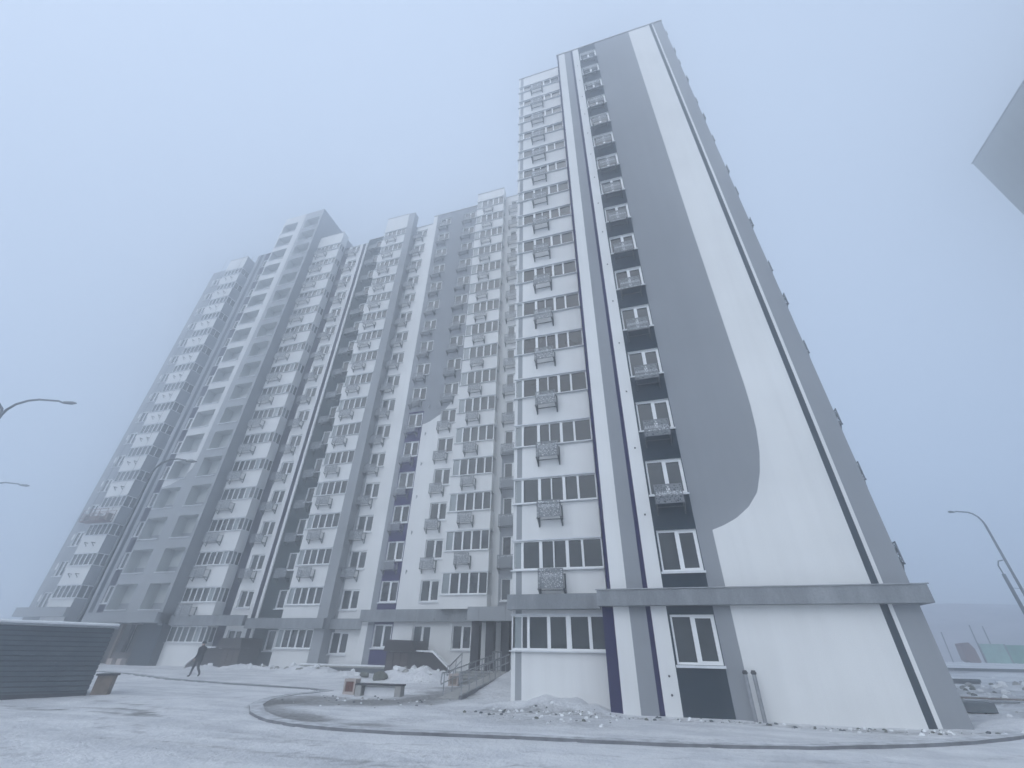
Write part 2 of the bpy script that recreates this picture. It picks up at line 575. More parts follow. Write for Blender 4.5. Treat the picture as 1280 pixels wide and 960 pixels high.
# air conditioner cage: open top and bottom, perforated front, bracket arms
def cage_mesh(w=1.05, h=.72, d=.5):
    c = MB()
    c.face([(0, 0, 0), (w, 0, 0), (w, 0, h), (0, 0, h)], 'perf')
    for x in (0, w):
        c.box(x - .012, x + .012, .0, .03, -.02, h + .02, 'cage_side')
        c.box(x - .012, x + .012, .03, d - .03, h * .68, h * .72, 'cage_side')
        c.box(x - .03, x + .03, -.005, d, -.07, -.025, 'cage_bar')
        c.box(x - .03, x + .03, d - .05, d, -.34, h * .8, 'cage_bar')
        c.bar((x, .06, -.06), (x, d - .03, -.30), .035, 'cage_bar')
    c.box(0.02, w - .02, -.01, .02, -.03, .0, 'cage_side')
    c.box(0.02, w - .02, -.01, .02, h - .02, h + .015, 'cage_side')
    c.box(.03, w - .03, d - .09, d - .05, -.06, -.03, 'cage_bar')
    return c.mesh('air_conditioner_cage')
CAGE = {}
def cage(root, x, y_wall, z, w=1.05, h=.72, d=.5, rz=0):
    k = (w, h, d)
    if k not in CAGE:
        CAGE[k] = cage_mesh(*k)
    if rz:
        return put('air_conditioner_cage', CAGE[k], root, (x, y_wall, z), rz)
    return put('air_conditioner_cage', CAGE[k], root, (x, y_wall - d - .004, z), 0)

def text_mesh(body, size, mat, depth=.004):
    cu = bpy.data.curves.new('lettering', 'FONT')
    cu.body = body
    cu.size = size
    cu.extrude = depth
    cu.align_x = 'CENTER'
    o = bpy.data.objects.new('lettering', cu)
    col.objects.link(o)
    bpy.context.view_layer.update()
    dg = bpy.context.evaluated_depsgraph_get()
    me = bpy.data.meshes.new_from_object(o.evaluated_get(dg))
    bpy.data.objects.remove(o)
    me.name = 'lettering'
    me.transform(Matrix.Rotation(math.pi / 2, 4, 'X'))
    me.materials.clear()
    me.materials.append(M[mat])
    return me
LETTER = text_mesh("ААМИНЕСА", 0.17, 'letter')

def bay_walls(mb, x0, x1, y, depth, zs, ztop, zbot, h, stripes, side='white', side_glass=None):
    """spandrels of a glazed balcony stack. zs = sill heights, stripes = [(xa, xb, mat)] across the front"""
    lv = [zbot] + [a for s in zs for a in (s, s + h)] + [ztop]
    for a in range(0, len(lv), 2):
        za, zb = lv[a], lv[a + 1]
        for (xa, xb, mt) in stripes:
            mb.face([(xa, y, za), (xb, y, za), (xb, y, zb), (xa, y, zb)], mt)
        mb.face([(x0, y, za), (x0, y + depth, za), (x0, y + depth, zb), (x0, y, zb)], side)
        mb.face([(x1, y + depth, za), (x1, y, za), (x1, y, zb), (x1, y + depth, zb)], side)
        if a > 0:   # underside over a glazing row plus a drip edge
            mb.face([(x0, y, za), (x1, y, za), (x1, y + depth, za), (x0, y + depth, za)], 'sill')
            mb.box(x0 - .03, x1 - .004, y - .05, y - .002, za - .01, za + .05, 'sill')
        if a < len(lv) - 2:
            mb.face([(x0, y, zb), (x1, y, zb), (x1, y + depth, zb), (x0, y + depth, zb)], 'sill')
        else:
            mb.face([(x0, y, zb), (x1, y, zb), (x1, y + depth, zb), (x0, y + depth, zb)], 'snow')
            mb.box(x0 - .04, x1 + .03, y - .06, y + .1, zb - .004, zb + .05, 'metal')

F = 2.8

# ================================================================== SETTING: ground
def interp(poly, x, ax=0):
    pass

KERB = [(11.5, 1.6), (10.0, .35), (8.12, -1.05), (6.7, -2.0), (5.27, -2.83), (2.92, -4.14), (1.4, -4.65), (-0.07, -5.0), (-1.7, -5.25), (-3.36, -5.43), (-6.27, -5.98),
        (-7.8, -6.05), (-9.22, -5.91), (-10.3, -5.55), (-11.1, -5.07), (-12.0, -4.4), (-12.72, -3.66), (-13.3, -3.1), (-13.7, -2.52), (-14.2, -1.7), (-14.5, -.9), (-14.75, .4), (-14.8, 1.6), (-14.7, 2.75)]
KERB2 = [(-14.7, 2.75), (-16.14, 3.12), (-19.57, 3.16), (-21.1, 3.3), (-26.0, 4.1), (-31.1, 5.7), (-38, 6.6), (-60, 9)]
WALKZONE = KERB + KERB2[1:] + [(-60, 60), (60, 60), (60, 28), (20, 8)]

def inside(poly, x, y):
    c = False
    n = len(poly)
    j = n - 1
    for i in range(n):
        xi, yi = poly[i]; xj, yj = poly[j]
        if (yi > y) != (yj > y) and x < (xj - xi) * (y - yi) / (yj - yi) + xi:
            c = not c
        j = i
    return c

def seg_dist(poly, x, y):
    best = 1e9
    for (ax, ay), (bx, by) in zip(poly, poly[1:]):
        dx, dy = bx - ax, by - ay
        t = max(0, min(1, ((x - ax) * dx + (y - ay) * dy) / (dx * dx + dy * dy)))
        best = min(best, math.hypot(x - ax - t * dx, y - ay - t * dy))
    return best

def sstep(a, b, v):
    t = max(0, min(1, (v - a) / (b - a)))
    return t * t * (3 - 2 * t)

PILES = [(-12.2, 8.8, 1.2, .42), (-13.5, 8.7, 1.2, .50), (-10.9, 9.0, .8, .22), (-14.8, 8.6, 1.0, .45), (-20.6, 9.6, 1.6, .36), (-22.3, 9.4, 1.2, .28), (-18.0, 9.0, 1.2, .2),
         (-27.8, 10.6, 1.4, .30), (-25.8, 10.4, 1.5, .26), (-30.5, 10.4, 1.2, .18), (-24.0, 10.0, 1.2, .15),
         (-3.9, .55, 1.3, .34), (-2.6, .1, .9, .16), (-5.6, .5, .8, .12), (8.9, .6, 1.0, .16), (19.5, 15.5, 2.2, .35), (21.5, 18.5, 2.5, .35), (15.0, 11.0, 1.6, .2)]

def ground_h(x, y, detail=True):
    z = 0.25 * sstep(2, 11, y)
    z += 0.28 * sstep(5, 12, x) * sstep(-8, 3, y)
    z += 1.0 * sstep(20, 38, y) * sstep(8, 22, x)
    z += 0.10 * sstep(-10, -20, x) * sstep(-8, 0, y)
    if detail:
        n = noise.noise((x * .35, y * .35, 3)) * .04 + noise.noise((x * 1.3, y * 1.3, 8)) * .022 + noise.noise((x * 4, y * 4, 1)) * .008
        if -70 < x < 40 and y < 20:
            n *= .25 + .75 * sstep(.05, .8, min(seg_dist(KERB, x, y), seg_dist(KERB2, x, y)))
        z += n
        if -7.95 < x < -5 and 1.5 < y < 12:
            z += .62 * max(0, min(1, (y - 2.1) / 7)) * (1 - sstep(-7.9, -5.2, x))
        for px, py, pr, ph in PILES:
            d = math.hypot(x - px, y - py)
            if d < pr * 1.6:
                k = 1 - sstep(.1, 1.25, d / pr * (1 + .35 * noise.noise((x * 1.7, y * 1.7, 20))))
                z += ph * k * (1 + .35 * noise.noise((x * 2.6, y * 2.6, 31)))
        if -70 < x < 40 and y < 20:
            w = inside(WALKZONE, x, y)
            dk = min(seg_dist(KERB, x, y), seg_dist(KERB2, x, y))
            if not w or dk < .13:
                z -= 0.06
            if not w:
                z += .02 * math.exp(-((dk - .35) / .25) ** 2) * (1 + .6 * noise.noise((x * .9, y * .9, 4)))
    return z

def ground_dirt(x, y):
    d = 0.0
    n = noise.noise((x * .5, y * .5, 11)); n2 = noise.noise((x * 1.4, y * 1.4, 5)); n3 = noise.noise((x * 5, y * 5, 9))
    w = inside(WALKZONE, x, y)
    if w:
        d = .11 + .28 * n + .10 * n3
        # trodden loop by the corner of the pavement and the way to the entrance
        dd = seg_dist([(-13.6, -1.9), (-12.9, -.6), (-11.6, -1.2), (-10.4, -.4), (-9.3, .8), (-9, 3), (-9.4, 6)], x, y)
        d += .60 * (1 - sstep(.5, 2.0, dd + .6 * n2))
        dd = seg_dist([(-13.2, -3.0), (-11.2, -4.2), (-9.6, -4.9)], x, y)
        d += .5 * (1 - sstep(.3, 1.2, dd + .5 * n2))
        # bare clods along the foot of the tower
        if -6 < x < 9:
            dy = abs(y + .75)
            d += .42 * (1 - sstep(.15, .75, dy)) * (.55 + .9 * max(0, n3 + .15))
        if -6.4 < x < -2 :
            d += .30 * (1 - sstep(.2, 1.6, abs(y + 1.6))) * (.3 + 1.2 * max(0, n3))
        if x > 8.5 and y > 0:
            d += .35 * sstep(8.5, 12, x) * (1 - sstep(19, 27, y)) * (.5 + n2 + .5 * n3)
        dd = math.hypot((x + 7.4) * .5, (y + 5.35))
        d += .55 * (1 - sstep(.1, .6, dd))
    else:
        d = .03 + .18 * n
        dk = min(seg_dist(KERB, x, y), seg_dist(KERB2, x, y)) + .18 * n + .05 * n2
        for c, w_ in ((1.25, .16), (2.75, .18), (3.5, .16), (5.0, .2)):
            d += .30 * (1 - sstep(.3, 1, abs(dk - c) / w_)) * max(0, .55 + n2 + .6 * n3)
        # slushy wheel marks
        for pts, wd, st in (([(-17.5, -5.4), (-15.5, -5.2), (-13.8, -5.9)], .35, .75), ([(-19, -6.4), (-16.5, -6.0), (-14.6, -5.9)], .28, .6), ([(-20, -5.9), (-17.5, -6.1)], .25, .55), ([(-30, -2), (-15, -4.6)], .3, .3), ([(-12, -8.8), (-8, -8.6), (-4, -8.9)], .3, .3), ([(-12, -7.9), (-8, -7.6), (-2, -7.9)], .25, .25),
                            ([(-6, -9), (0, -8.2), (8, -5.5)], .4, .18)):
            dd = seg_dist(pts, x, y)
            d += st * (1 - sstep(.05, wd, dd + .25 * n2)) * (.6 + n3)
    for px, py, pr, ph in PILES:
        q = math.hypot(x - px, y - py)
        if q < pr:
            d -= .25 * (1 - q / pr)
            if ph > .3:
                d += .35 * max(0, n2)
    return max(0, min(1, d))

def axis(lo, hi, fine, outer):
    a = []
    v = lo
    while v < hi:
        a.append(v)
        v += fine(v)
    a.append(hi)
    return sorted(set(outer + a))

gx = axis(-58, 34, lambda v: .2 if -16 < v < 11 else (.4 if v > -40 else .9), [-300, -220, -160, -120, -95, -80, -68, 40, 48, 58, 72, 90, 120, 160, 220, 300])
gy = axis(-19.5, 30, lambda v: .16 if -9 < v < 4 else (.3 if v < 14 else 1.0), [-300, -200, -120, -80, -50, -35, -26, 34, 40, 48, 58, 70, 90, 120, 160, 220, 300])
gv, dirt = [], []
for y in gy:
    for x in gx:
        gv.append((x, y, ground_h(x, y, -70 < x < 45 and -25 < y < 60)))
        dirt.append(ground_dirt(x, y) if (-70 < x < 45 and -25 < y < 60) else .15)
nx = len(gx)
gf = [(j * nx + i, j * nx + i + 1, (j + 1) * nx + i + 1, (j + 1) * nx + i) for j in range(len(gy) - 1) for i in range(nx - 1)]
gm = bpy.data.meshes.new('ground')
gm.from_pydata(gv, [], gf)
gm.materials.append(M['ground'])
at = gm.attributes.new('dirt', 'FLOAT', 'POINT')
at.data.foreach_set('value', dirt)
gm.polygons.foreach_set('use_smooth', [True] * len(gf))
ground = bpy.data.objects.new('ground', gm)
col.objects.link(ground)
tag(ground, kind='structure')

def kerb_strip(pts, name, w=.40, top=.008, bot=-.3):
    mb = MB()
    P = [Vector((a, b, 0)) for a, b in pts]
    rows = []
    for i, p in enumerate(P):
        d = (P[min(i + 1, len(P) - 1)] - P[max(i - 1, 0)]).normalized()
        nrm = Vector((d.y, -d.x, 0))
        zt = ground_h(p.x, p.y, False) + top
        a, b = p + nrm * w, p
        rows.append(((a.x, a.y, zt + bot), (a.x, a.y, zt), (b.x, b.y, zt), (b.x, b.y, zt + bot)))
    for r, s in zip(rows, rows[1:]):
        for k in range(3):
            mb.face([r[k], s[k], s[k + 1], r[k + 1]], 'kerb_top' if k == 1 else 'kerb')
    o = mb.build(name, smooth=False)
    tag(o, kind='structure')
kerb_strip(KERB, 'kerb')
kerb_strip(KERB2, 'kerb')

# far bare hillside seen faintly through the fog on the right
hm = MB()
hp = [(22 + i * 11, 92 - i * 3.2) for i in range(16)]
for i in range(15):
    for j in range(6):
        def hv(a, b):
            x, y = hp[a]
            t = b / 6
            return (x + t * 14, y + t * 46, 1 + 15 * math.sin(t * math.pi / 2) * (.75 + .25 * noise.noise((a * .5, b * .4, 0))))
        hm.face([hv(i, j), hv(i + 1, j), hv(i + 1, j + 1), hv(i, j + 1)], 'scrub')
tag(hm.build('hill', smooth=True), kind='structure')

# ================================================================== APARTMENT TOWER (nearest)
tower = empty('apartment_tower', (0, 0, 0),
              label='nearest white and grey tower with one big grey wave painted on its front', cat='apartment building')
XL, XR = -1.84, 7.70
ZT = 48.75
wh, sill0 = 1.43, 1.37
tw_holes = [(0.43, 1.83, sill0 + F * k, sill0 + F * k + wh) for k in range(17)]
def tower_colour(x, z):
    lo = z < 3.3
    if x < (-1.45 if lo else -1.47): return 'navy'
    if x < -.90: return 'white'
    if x < -.33: return 'grey'
    if x < -.165: return 'navy'
    if x < .36: return 'white'
    if x < 1.86: return 'slate'
    if x < 6.67: return 'wave_tower'
    if x < 6.885: return 'slate'
    if x < 7.0: return 'white'
    return 'grey'
cuts = [-1.45, -1.47, -.9, -.33, -.165, .36, 1.86, 2.0, 6.67, 6.885, 7.0]
mb = MB()
facade(mb, XL, XR, -.6, 3.3, 0, cuts, [], tower_colour, tw_holes[:1])
facade(mb, -1.6, XR, 3.3, ZT, 0, cuts, [], tower_colour, tw_holes[1:])
for x0, za, zb in ((XL, -.6, 3.3), (-1.6, 3.3, ZT)):
    mb.face([(x0, 0, za), (x0, 1.4, za), (x0, 1.4, zb), (x0, 0, zb)], 'navy')
mb.face([(XR, 14, -.6), (XR, 0, -.6), (XR, 0, ZT), (XR, 14, ZT)], 'grey')
mb.face([(-1.6, 0.3, ZT - .3), (XR, 0.3, ZT - .3), (XR, 14, ZT - .3), (-1.6, 14, ZT - .3)], 'snow')
mb.face([(-5.45, 14, -.6), (XR, 14, -.6), (XR, 14, ZT), (-5.45, 14, ZT)], 'grey')
mb.face([(-5.45, 2.4, -.6), (-5.45, 14, -.6), (-5.45, 14, ZT), (-5.45, 2.4, ZT)], 'white')
mb.face([(-5.45, 2.4, ZT - .4), (-1.5, 2.4, ZT - .4), (-1.5, 14, ZT - .4), (-5.45, 14, ZT - .4)], 'snow')
mb.build('wall', tower)
pm = MB()
pm.box(-1.66, XR + .05, -.07, .32, ZT + .002, ZT + .10, 'metal')
pm.box(XR - .3, XR + .05, .32, 14, ZT + .002, ZT + .10, 'metal')
pm.build('roof_edge', tower)
lm = MB()
lm.box(-1.95, 7.98, -.33, -.006, 3.06, 3.56, 'granite')
lm.box(7.71, 7.98, -.006, 13.6, 3.06, 3.56, 'granite')
lm.box(-1.99, 8.02, -.37, -.33 + .02, 3.562, 3.60, 'metal')
lm.build('stone_band', tower, bevel=.012)
for k in range(17):
    window(tower, .43, 0, sill0 + F * k, 1.40, wh)
# small round vent holes in the white strip beside the window column
vm = MB()
for k in range(17):
    for zz in ((.55, 1.05) if k == 0 else (sill0 + F * k - .75,)):
        vm.tube([(.12, -.03, zz), (.12, .01, zz)], .035, 'hatch', 8)
vm.build('vent_outlets', tower)
for k in range(2, 17):
    cg = cage(tower, .60, 0, sill0 + F * k - .48, 1.0, .70, .5)
    put('lettering', LETTER, cg, (.5, -.012, .30))
for k in range(1, 17):     # cages on the hidden right-hand wall, seen past the corner
    cage(tower, XR + (.164 if k % 2 else .124), .14, sill0 + F * k + (.1 if k % 3 else -.5), 1.05, .62, .16 if k % 2 else .12, math.pi / 2)

# glazed balcony stack left of the tower front
BX0, BX1, BY = -5.58, -1.74, 1.2
bs = [1.75 + F * k for k in range(17)]
bs[0] = 1.70
BH = 1.18
mb = MB()
bay_walls(mb, BX0, BX1, BY, 1.3, bs, 49.5, -.6, BH,
          [(BX0, -5.42, 'white'), (-5.42, -5.17, 'midgrey'), (-5.17, BX1, 'white')])
mb.build('balcony_wall', tower)
posts = [(.43, .10), (1.24, .14), (1.80, .055), (2.38, .13), (3.02, .09)]
posts0 = [(.42, .04), (.68, .10), (1.50, .13), (2.28, .19), (3.10, .12)]
for k in range(17):
    glazing(tower, BX0, BY + .03, bs[k], BX1 - BX0, BH, posts if k else posts0, 0)
    # side glazing on the left return of the balcony
    fm, gm_, sm_ = glazing_meshes(1.2, BH, [(.6, .08)], 0)
    o = put('balcony_glazing', fm, tower, (BX0 + .03, BY + 1.28, bs[k]), -math.pi / 2)
    put('glass', gm_, o, (0, 0, 0))
    if k:
        cg = cage(tower, -4.36, BY, bs[k] - .74, 1.02, .70, .46)
        put('lettering', LETTER, cg, (.52, -.012, .38))
lm = MB()
lm.box(BX0 - .10, -2.0, BY - .36, BY - .055, 3.06, 3.60, 'granite')
lm.box(BX0 - .10, BX0 - .012, BY - .055, 3.0, 3.06, 3.60, 'granite')
lm.build('stone_band', tower, bevel=.012)

# gas pipes standing by the tower front
gp = empty('vent_pipes', (2.5, -.25, 0), label='pair of grey capped vent pipes standing against the white tower wall', cat='pipes')
for i, x in enumerate((2.36, 2.60)):
    p = MB()
    p.tube([(x - 2.5, 0, -.3), (x - 2.5, 0, 1.18)], .055, 'metal', 12)
    po = p.build('pipe', gp, smooth=False)
    q = MB()
    q.tube([(x - 2.5, 0, 1.16), (x - 2.5, 0, 1.2), (x - 2.5, 0, 1.27)], [.06, .085, .05], 'hatch', 12)
    q.build('cap', po)

# ================================================================== MIDDLE BLOCK (2a)
mid = empty('apartment_block', (-14, 12.8, 0),
            label='middle white block with purple panels and a wave of grey paint, joined to the tower', cat='apartment building')
def rel(root):
    """objects are built in world coordinates; shift to the parent's base"""
    return root.location
MID = Vector((-14, 12.8, 0))
mid.location = (0, 0, 0)
Y2 = 12.8
X2L, X2R = -20.2, -5.6
s2 = 1.75
w_p = [(-19.15, -17.72, s2 + F * k, s2 + F * k + 1.4) for k in range(17)]
w_3 = [(-15.92, -14.45, s2 + F * k, s2 + F * k + 1.4) for k in range(17)]
w_4 = [(-9.88, -8.5, s2 + F * k, s2 + F * k + 1.35) for k in range(1, 17)]
w_x = [(-13.2, -11.82, 1.72, 3.12)]
w_3[0] = (-16.12, -14.74, 1.70, 3.10)
door = [(-8.9, -7.2, .72, 3.1)]
def mid_colour(x, z):
    if x < -19.7: return 'white'
    if x < -19.2: return 'grey' if z > 0 else 'plinth'
    if x < -17.65:
        return 'purple' if z < 20.1 else 'grey'
    if x < -13.9: return 'wave_mid'
    if x < -10.05: return 'white'
    if x < -8.3:
        return 'grey' if 4 < z < 15.3 else ('white' if z > 4 else 'white')
    return 'white'
mb = MB()
facade(mb, X2L, X2R, -.6, 48.9, Y2, [-19.7, -19.2, -17.65, -13.9, -10.05, -8.3], [4, 15.3, 20.1], mid_colour, w_p + w_3 + w_4 + w_x + door)
mb.face([(X2L, Y2, -.6), (X2L, Y2 + 13, -.6), (X2L, Y2 + 13, 48.9), (X2L, Y2, 48.9)], 'white')
mb.face([(X2L, Y2 + 13, -.6), (X2R, Y2 + 13, -.6), (X2R, Y2 + 13, 48.9), (X2L, Y2 + 13, 48.9)], 'grey')
mb.face([(X2L, Y2, 48.9), (X2R, Y2, 48.9), (X2R, Y2 + 13, 48.9), (X2L, Y2 + 13, 48.9)], 'snow')
mb.build('wall', mid)
pm = MB()
pm.box(X2L - .04, X2R, Y2 - .06, Y2 + .3, 48.902, 48.98, 'metal')
pm.build('roof_edge', mid)
for (a, b, c, d) in w_p + w_3 + w_4 + w_x:
    window(mid, a, Y2, c, b - a, d - c)
dm = MB()
dm.box(-8.9, -7.2, Y2 + .09, Y2 + .13, .72, 3.1, 'hole_shade')  # near-black sheet, the shade of the door recess is painted
dm.build('door_recess_shade', mid)
B2 = (-13.95, -10.55, 12.0)
b2s = [2.08 + F * k for k in range(1, 17)]
mb = MB()
bay_walls(mb, B2[0], B2[1], B2[2], .8, b2s, 49.8, 4.02, 1.38, [(B2[0], B2[1], 'white')])
mb.build('balcony_wall', mid)
posts2 = [(.62, .10), (1.32, .12), (2.02, .12), (2.72, .10)]
for k, z in enumerate(b2s):
    glazing(mid, B2[0] + .02, B2[2] + .03, z, B2[1] - B2[0] - .04, 1.38, posts2, 0)
    if k > 0: cage(mid, -12.95, B2[2], z - .90, 1.08, .66, .45)
for k in range(2, 17):
    z = s2 + F * k
    cage(mid, -15.97, Y2, z - .64, 1.08, .66, .45)
    if k > 1:
        cage(mid, -19.1, Y2, z - .66, 1.05, .62, .5)
    if k > 0:
        cage(mid, -10.02, Y2, z - .80, 1.25, .78, .5)
lm = MB()
lm.box(X2L - .02, -10.9, 12.42, Y2 - .006, 3.30, 4.05, 'granite')
for x in (-17.3, -15.8, -14.4, -13.1, -12.0):
    lm.box(x - .004, x + .004, 12.412, 12.42, 3.31, 4.04, 'hatch')
for x in (-14.4, -13.4, -12.1, -11.2):
    lm.tube([(x, 12.40, 3.45), (x, 12.425, 3.45)], .045, 'hatch', 8)
lm.build('stone_band', mid)
bm_ = MB()
for k in range(1, 8):
    bm_.box(-17.25, -17.21, Y2 - .06, Y2 - .01, s2 + F * k - .95, s2 + F * k - .68, 'metal')
    bm_.box(-17.19, -17.15, Y2 - .05, Y2 - .01, s2 + F * k - .85, s2 + F * k - .72, 'metal')
bm_.build('wall_bracket', mid)

# entrance porch of the middle block: canopy, columns, steps, ramp, rails
porch = empty('entrance_porch', (-8.6, 9, 0), label='grey panelled entrance canopy on dark columns beside the tower corner', cat='porch')
PO = Vector((-8.6, 9, 0))
def pbox(mb, x0, x1, y0, y1, z0, z1, mat): mb.box(x0 - PO.x, x1 - PO.x, y0 - PO.y, y1 - PO.y, z0, z1, mat)
m_ = MB()
pbox(m_, -11.3, -5.65, 10.6, 12.40, 3.24, 4.02, 'midgrey')
for x in (-10.55, -8.8, -7.2):
    pbox(m_, x - .006, x + .006, 10.592, 10.6, 3.26, 4.0, 'hatch')
m_.build('canopy', porch, bevel=.01)
for x0, x1, y in ((-11.02, -10.52, 10.75), (-10.15, -9.65, 10.95), (-9.25, -8.75, 11.2)):
    c_ = MB()
    pbox(c_, x0, x1, y, y + .45, -.2, 3.238, 'column')
    c_.build('column', porch)
w_ = MB()
pbox(w_, -11.2, -5.7, 9.1, 12.78, -.3, .68, 'concrete')
w_.build('landing', porch)
lv = MB()
pbox(lv, -9.0, -5.7, 12.60, 12.74, .69, 3.235, 'hole_shade')  # thin near-black sheet painting the shade at the back of the porch
lv.build('vestibule_shade', porch)
for i in range(5):
    st = MB()
    pbox(st, -10.8, -9.05, 7.6 + i * .3, 7.9 + i * .3 - .004, -.3, .14 + i * .125, 'concrete')
    pbox(st, -10.8, -9.05, 7.58 + i * .3, 7.62 + i * .3, .142 + i * .125, .165 + i * .125, 'plinth')
    st.build('step', porch)
rm_ = MB()
a = Vector((-8.95, 2.1, 0)) - PO; b = Vector((-7.9, 2.1, 0)) - PO
L_ = 7.0
for (x0, x1, t0, t1, mt) in ((a.x, b.x - .12, .02, .66, 'concrete'), (b.x - .12 + .002, b.x, .12, .76, 'kerb')):
    yb, ye = a.y, a.y + L_
    rm_.face([(x0, yb, t0), (x1, yb, t0), (x1, ye, t1), (x0, ye, t1)], mt)
    rm_.face([(x1, yb, -.3), (x1, ye, -.3), (x1, ye, t1), (x1, yb, t0)], mt)
    rm_.face([(x0, yb, -.3), (x0, ye, -.3), (x0, ye, t1), (x0, yb, t0)], mt)
    rm_.face([(x0, yb, -.3), (x1, yb, -.3), (x1, yb, t0), (x0, yb, t0)], mt)
rm_.build('ramp', porch)
def railing(x, y0, y1, z0, z1, n, hgt=.8):
    r = MB()
    A = Vector((x, y0, z0)) - PO; B = Vector((x, y1, z1)) - PO
    up = Vector((0, 0, hgt))
    r.tube([A + up * .55 + Vector((0, -.25, -.03)), A + up * .62 + Vector((0, -.3, 0)), A + up + Vector((0, -.25, 0)), A + up, B + up], .028, 'metal', 8)
    r.tube([A + up * .55 + Vector((0, -.25, -.03)), A + up * .58, B + up * .58], .022, 'metal', 8)
    for i in range(n):
        p = A.lerp(B, i / (n - 1))
        r.tube([p - Vector((0, 0, .2)), p + up], .022, 'metal', 8)
    r.build('railing', porch, smooth=False)
railing(-7.96, 2.2, 9.0, .10, .74, 9)
railing(-8.93, 2.6, 9.0, .05, .70, 8)
railing(-10.85, 7.5, 9.1, .12, .70, 3, .85)
railing(-9.0, 9.3, 10.6, .69, .69, 3, .95)

# ================================================================== BLOCK 2b (pale bays, dark recess)
b2b = empty('apartment_block', (0, 0, 0),
            label='white block with a grey pilaster and dark green recess, left of purple panels', cat='apartment building')
YB = 13.3
XBL, XBR = -29.95, -20.2
w_2 = [(-22.7, -21.2, 1.33 + F * k, 2.69 + F * k) for k in range(17)]
w_2[0] = (-22.92, -21.45, 1.33, 2.68)
w_d = [(-28.65, -27.2, 1.45 + F * k, 2.78 + F * k) for k in range(17)]
mb = MB()
def b_col(x, z):
    if x < -26.4: return 'green'
    if x < -22.75: return 'midgrey'
    return 'white'
facade(mb, XBL, XBR - .01, -.6, 48.2, YB, [-26.4, -22.85], [], b_col, w_2 + w_d)
mb.face([(XBL, YB, -.6), (XBL, YB + 13, -.6), (XBL, YB + 13, 48.2), (XBL, YB, 48.2)], 'green')
mb.face([(XBL, YB, 48.2), (XBR - .01, YB, 48.2), (XBR - .01, YB + 13, 48.2), (XBL, YB + 13, 48.2)], 'snow')
mb.face([(XBL, YB + 13, -.6), (XBR, YB + 13, -.6), (XBR, YB + 13, 48.2), (XBL, YB + 13, 48.2)], 'grey')
mb.build('wall', b2b)
pm = MB()
pm.box(XBL, XBR - .06, YB - .06, YB + .3, 48.202, 48.28, 'metal')
pm.build('roof_edge', b2b)
for (a, b, c, d) in w_2:
    window(b2b, a, YB, c, b - a, d - c)
for (a, b, c, d) in w_d:
    window(b2b, a, YB, c, b - a, d - c)
B1 = (-27.0, -23.85, 12.45)
b1s = [1.62 + F * k for k in range(17)]
mb = MB()
bay_walls(mb, B1[0], B1[1], B1[2], .85, b1s, 50.4, -.6, 1.2, [(B1[0], B1[1], 'white')], side='midgrey')
# grey pilaster beside the balconies
mb.box(B1[1] + .003, -22.95, B1[2] - .004, YB - .003, -.6, 50.41, 'midgrey')
mb.build('balcony_wall', b2b)
posts1 = [(.55, .09), (1.15, .09), (1.80, .12), (2.48, .09)]
for k, z in enumerate(b1s):
    glazing(b2b, B1[0] + .02, B1[2] + .03, z, B1[1] - B1[0] - .03, 1.2, posts1, 0)
    if k > 1:
        cage(b2b, -26.25, B1[2], z - .88, 1.25, .64, .45)
for k in range(2, 17):
    cage(b2b, -22.85, YB, 1.33 + F * k - .60, 1.2, .68, .5)
for k in range(2, 17):
    cage(b2b, -29.2, YB, 1.45 + F * k - .62, 1.15, .66, .5)
lm = MB()
lm.box(XBL + .02, -22.93, 12.12, B1[2] - .008, 2.85, 3.52, 'granite')
lm.box(-22.92, XBR - .03, 12.85, YB - .006, 2.85, 3.52, 'granite')
lm.build('stone_band', b2b)

pl = empty('basement_plinth', (-20.3, 11.6, 0), label='low dark stone plinth with a snow covered slab below the grey pilaster', cat='plinth')
m_ = MB(); m_.box(-3.2, 3.3, -.1, .7, -.4, .62, 'plinth'); m_.build('base', pl)
m_ = MB(); m_.box(-3.3, 3.4, -.2, .72, .622, .70, 'concrete'); m_.build('slab', pl)
m_ = MB(); m_.box(-3.28, 3.38, -.19, .72, .702, .78, 'snow'); m_.build('snow_cover', pl, bevel=.03)

# ================================================================== BLOCK 3 (open loggias)
b3 = empty('apartment_block', (0, 0, 0),
           label='tallest grey block with two columns of open loggias and rounded corner balconies', cat='apartment building')
Y3 = 13.6
mb = MB()
w_1 = [(-32.42, -31.05, 1.52 + F * k, 2.78 + F * k) for k in range(17)]
def c3(x, z):
    if x < -32.75: return 'darkstripe'
    if x < -30.62: return 'white'
    if x < -30.22: return 'darkstripe'
    return 'white'
facade(mb, -33.6, -29.95, -.6, 47.6, Y3 - .4, [-32.75, -30.62, -30.22], [], c3, w_1)
mb.face([(-29.95, Y3 - .4, -.6), (-29.95, Y3 + .1, -.6), (-29.95, Y3 + .1, 47.6), (-29.95, Y3 - .4, 47.6)], 'white')
mb.face([(-46, Y3, 47.6), (-29.96, Y3, 47.6), (-29.96, Y3 + 13, 47.6), (-46, Y3 + 13, 47.6)], 'snow')
mb.face([(-33.6, Y3 - .4, 47.6), (-29.96, Y3 - .4, 47.6), (-29.96, Y3, 47.6), (-33.6, Y3, 47.6)], 'snow')
mb.face([(-46, Y3 + 13, -.6), (-29.96, Y3 + 13, -.6), (-29.96, Y3 + 13, 47.6), (-46, Y3 + 13, 47.6)], 'grey')
mb.build('wall', b3)
for (a, b, c, d) in w_1:
    window(b3, a, Y3 - .4, c, b - a, d - c)
B0 = (-37.35, -33.55, 12.25)
b0s = [1.88 + F * k for k in range(17)]
mb = MB()
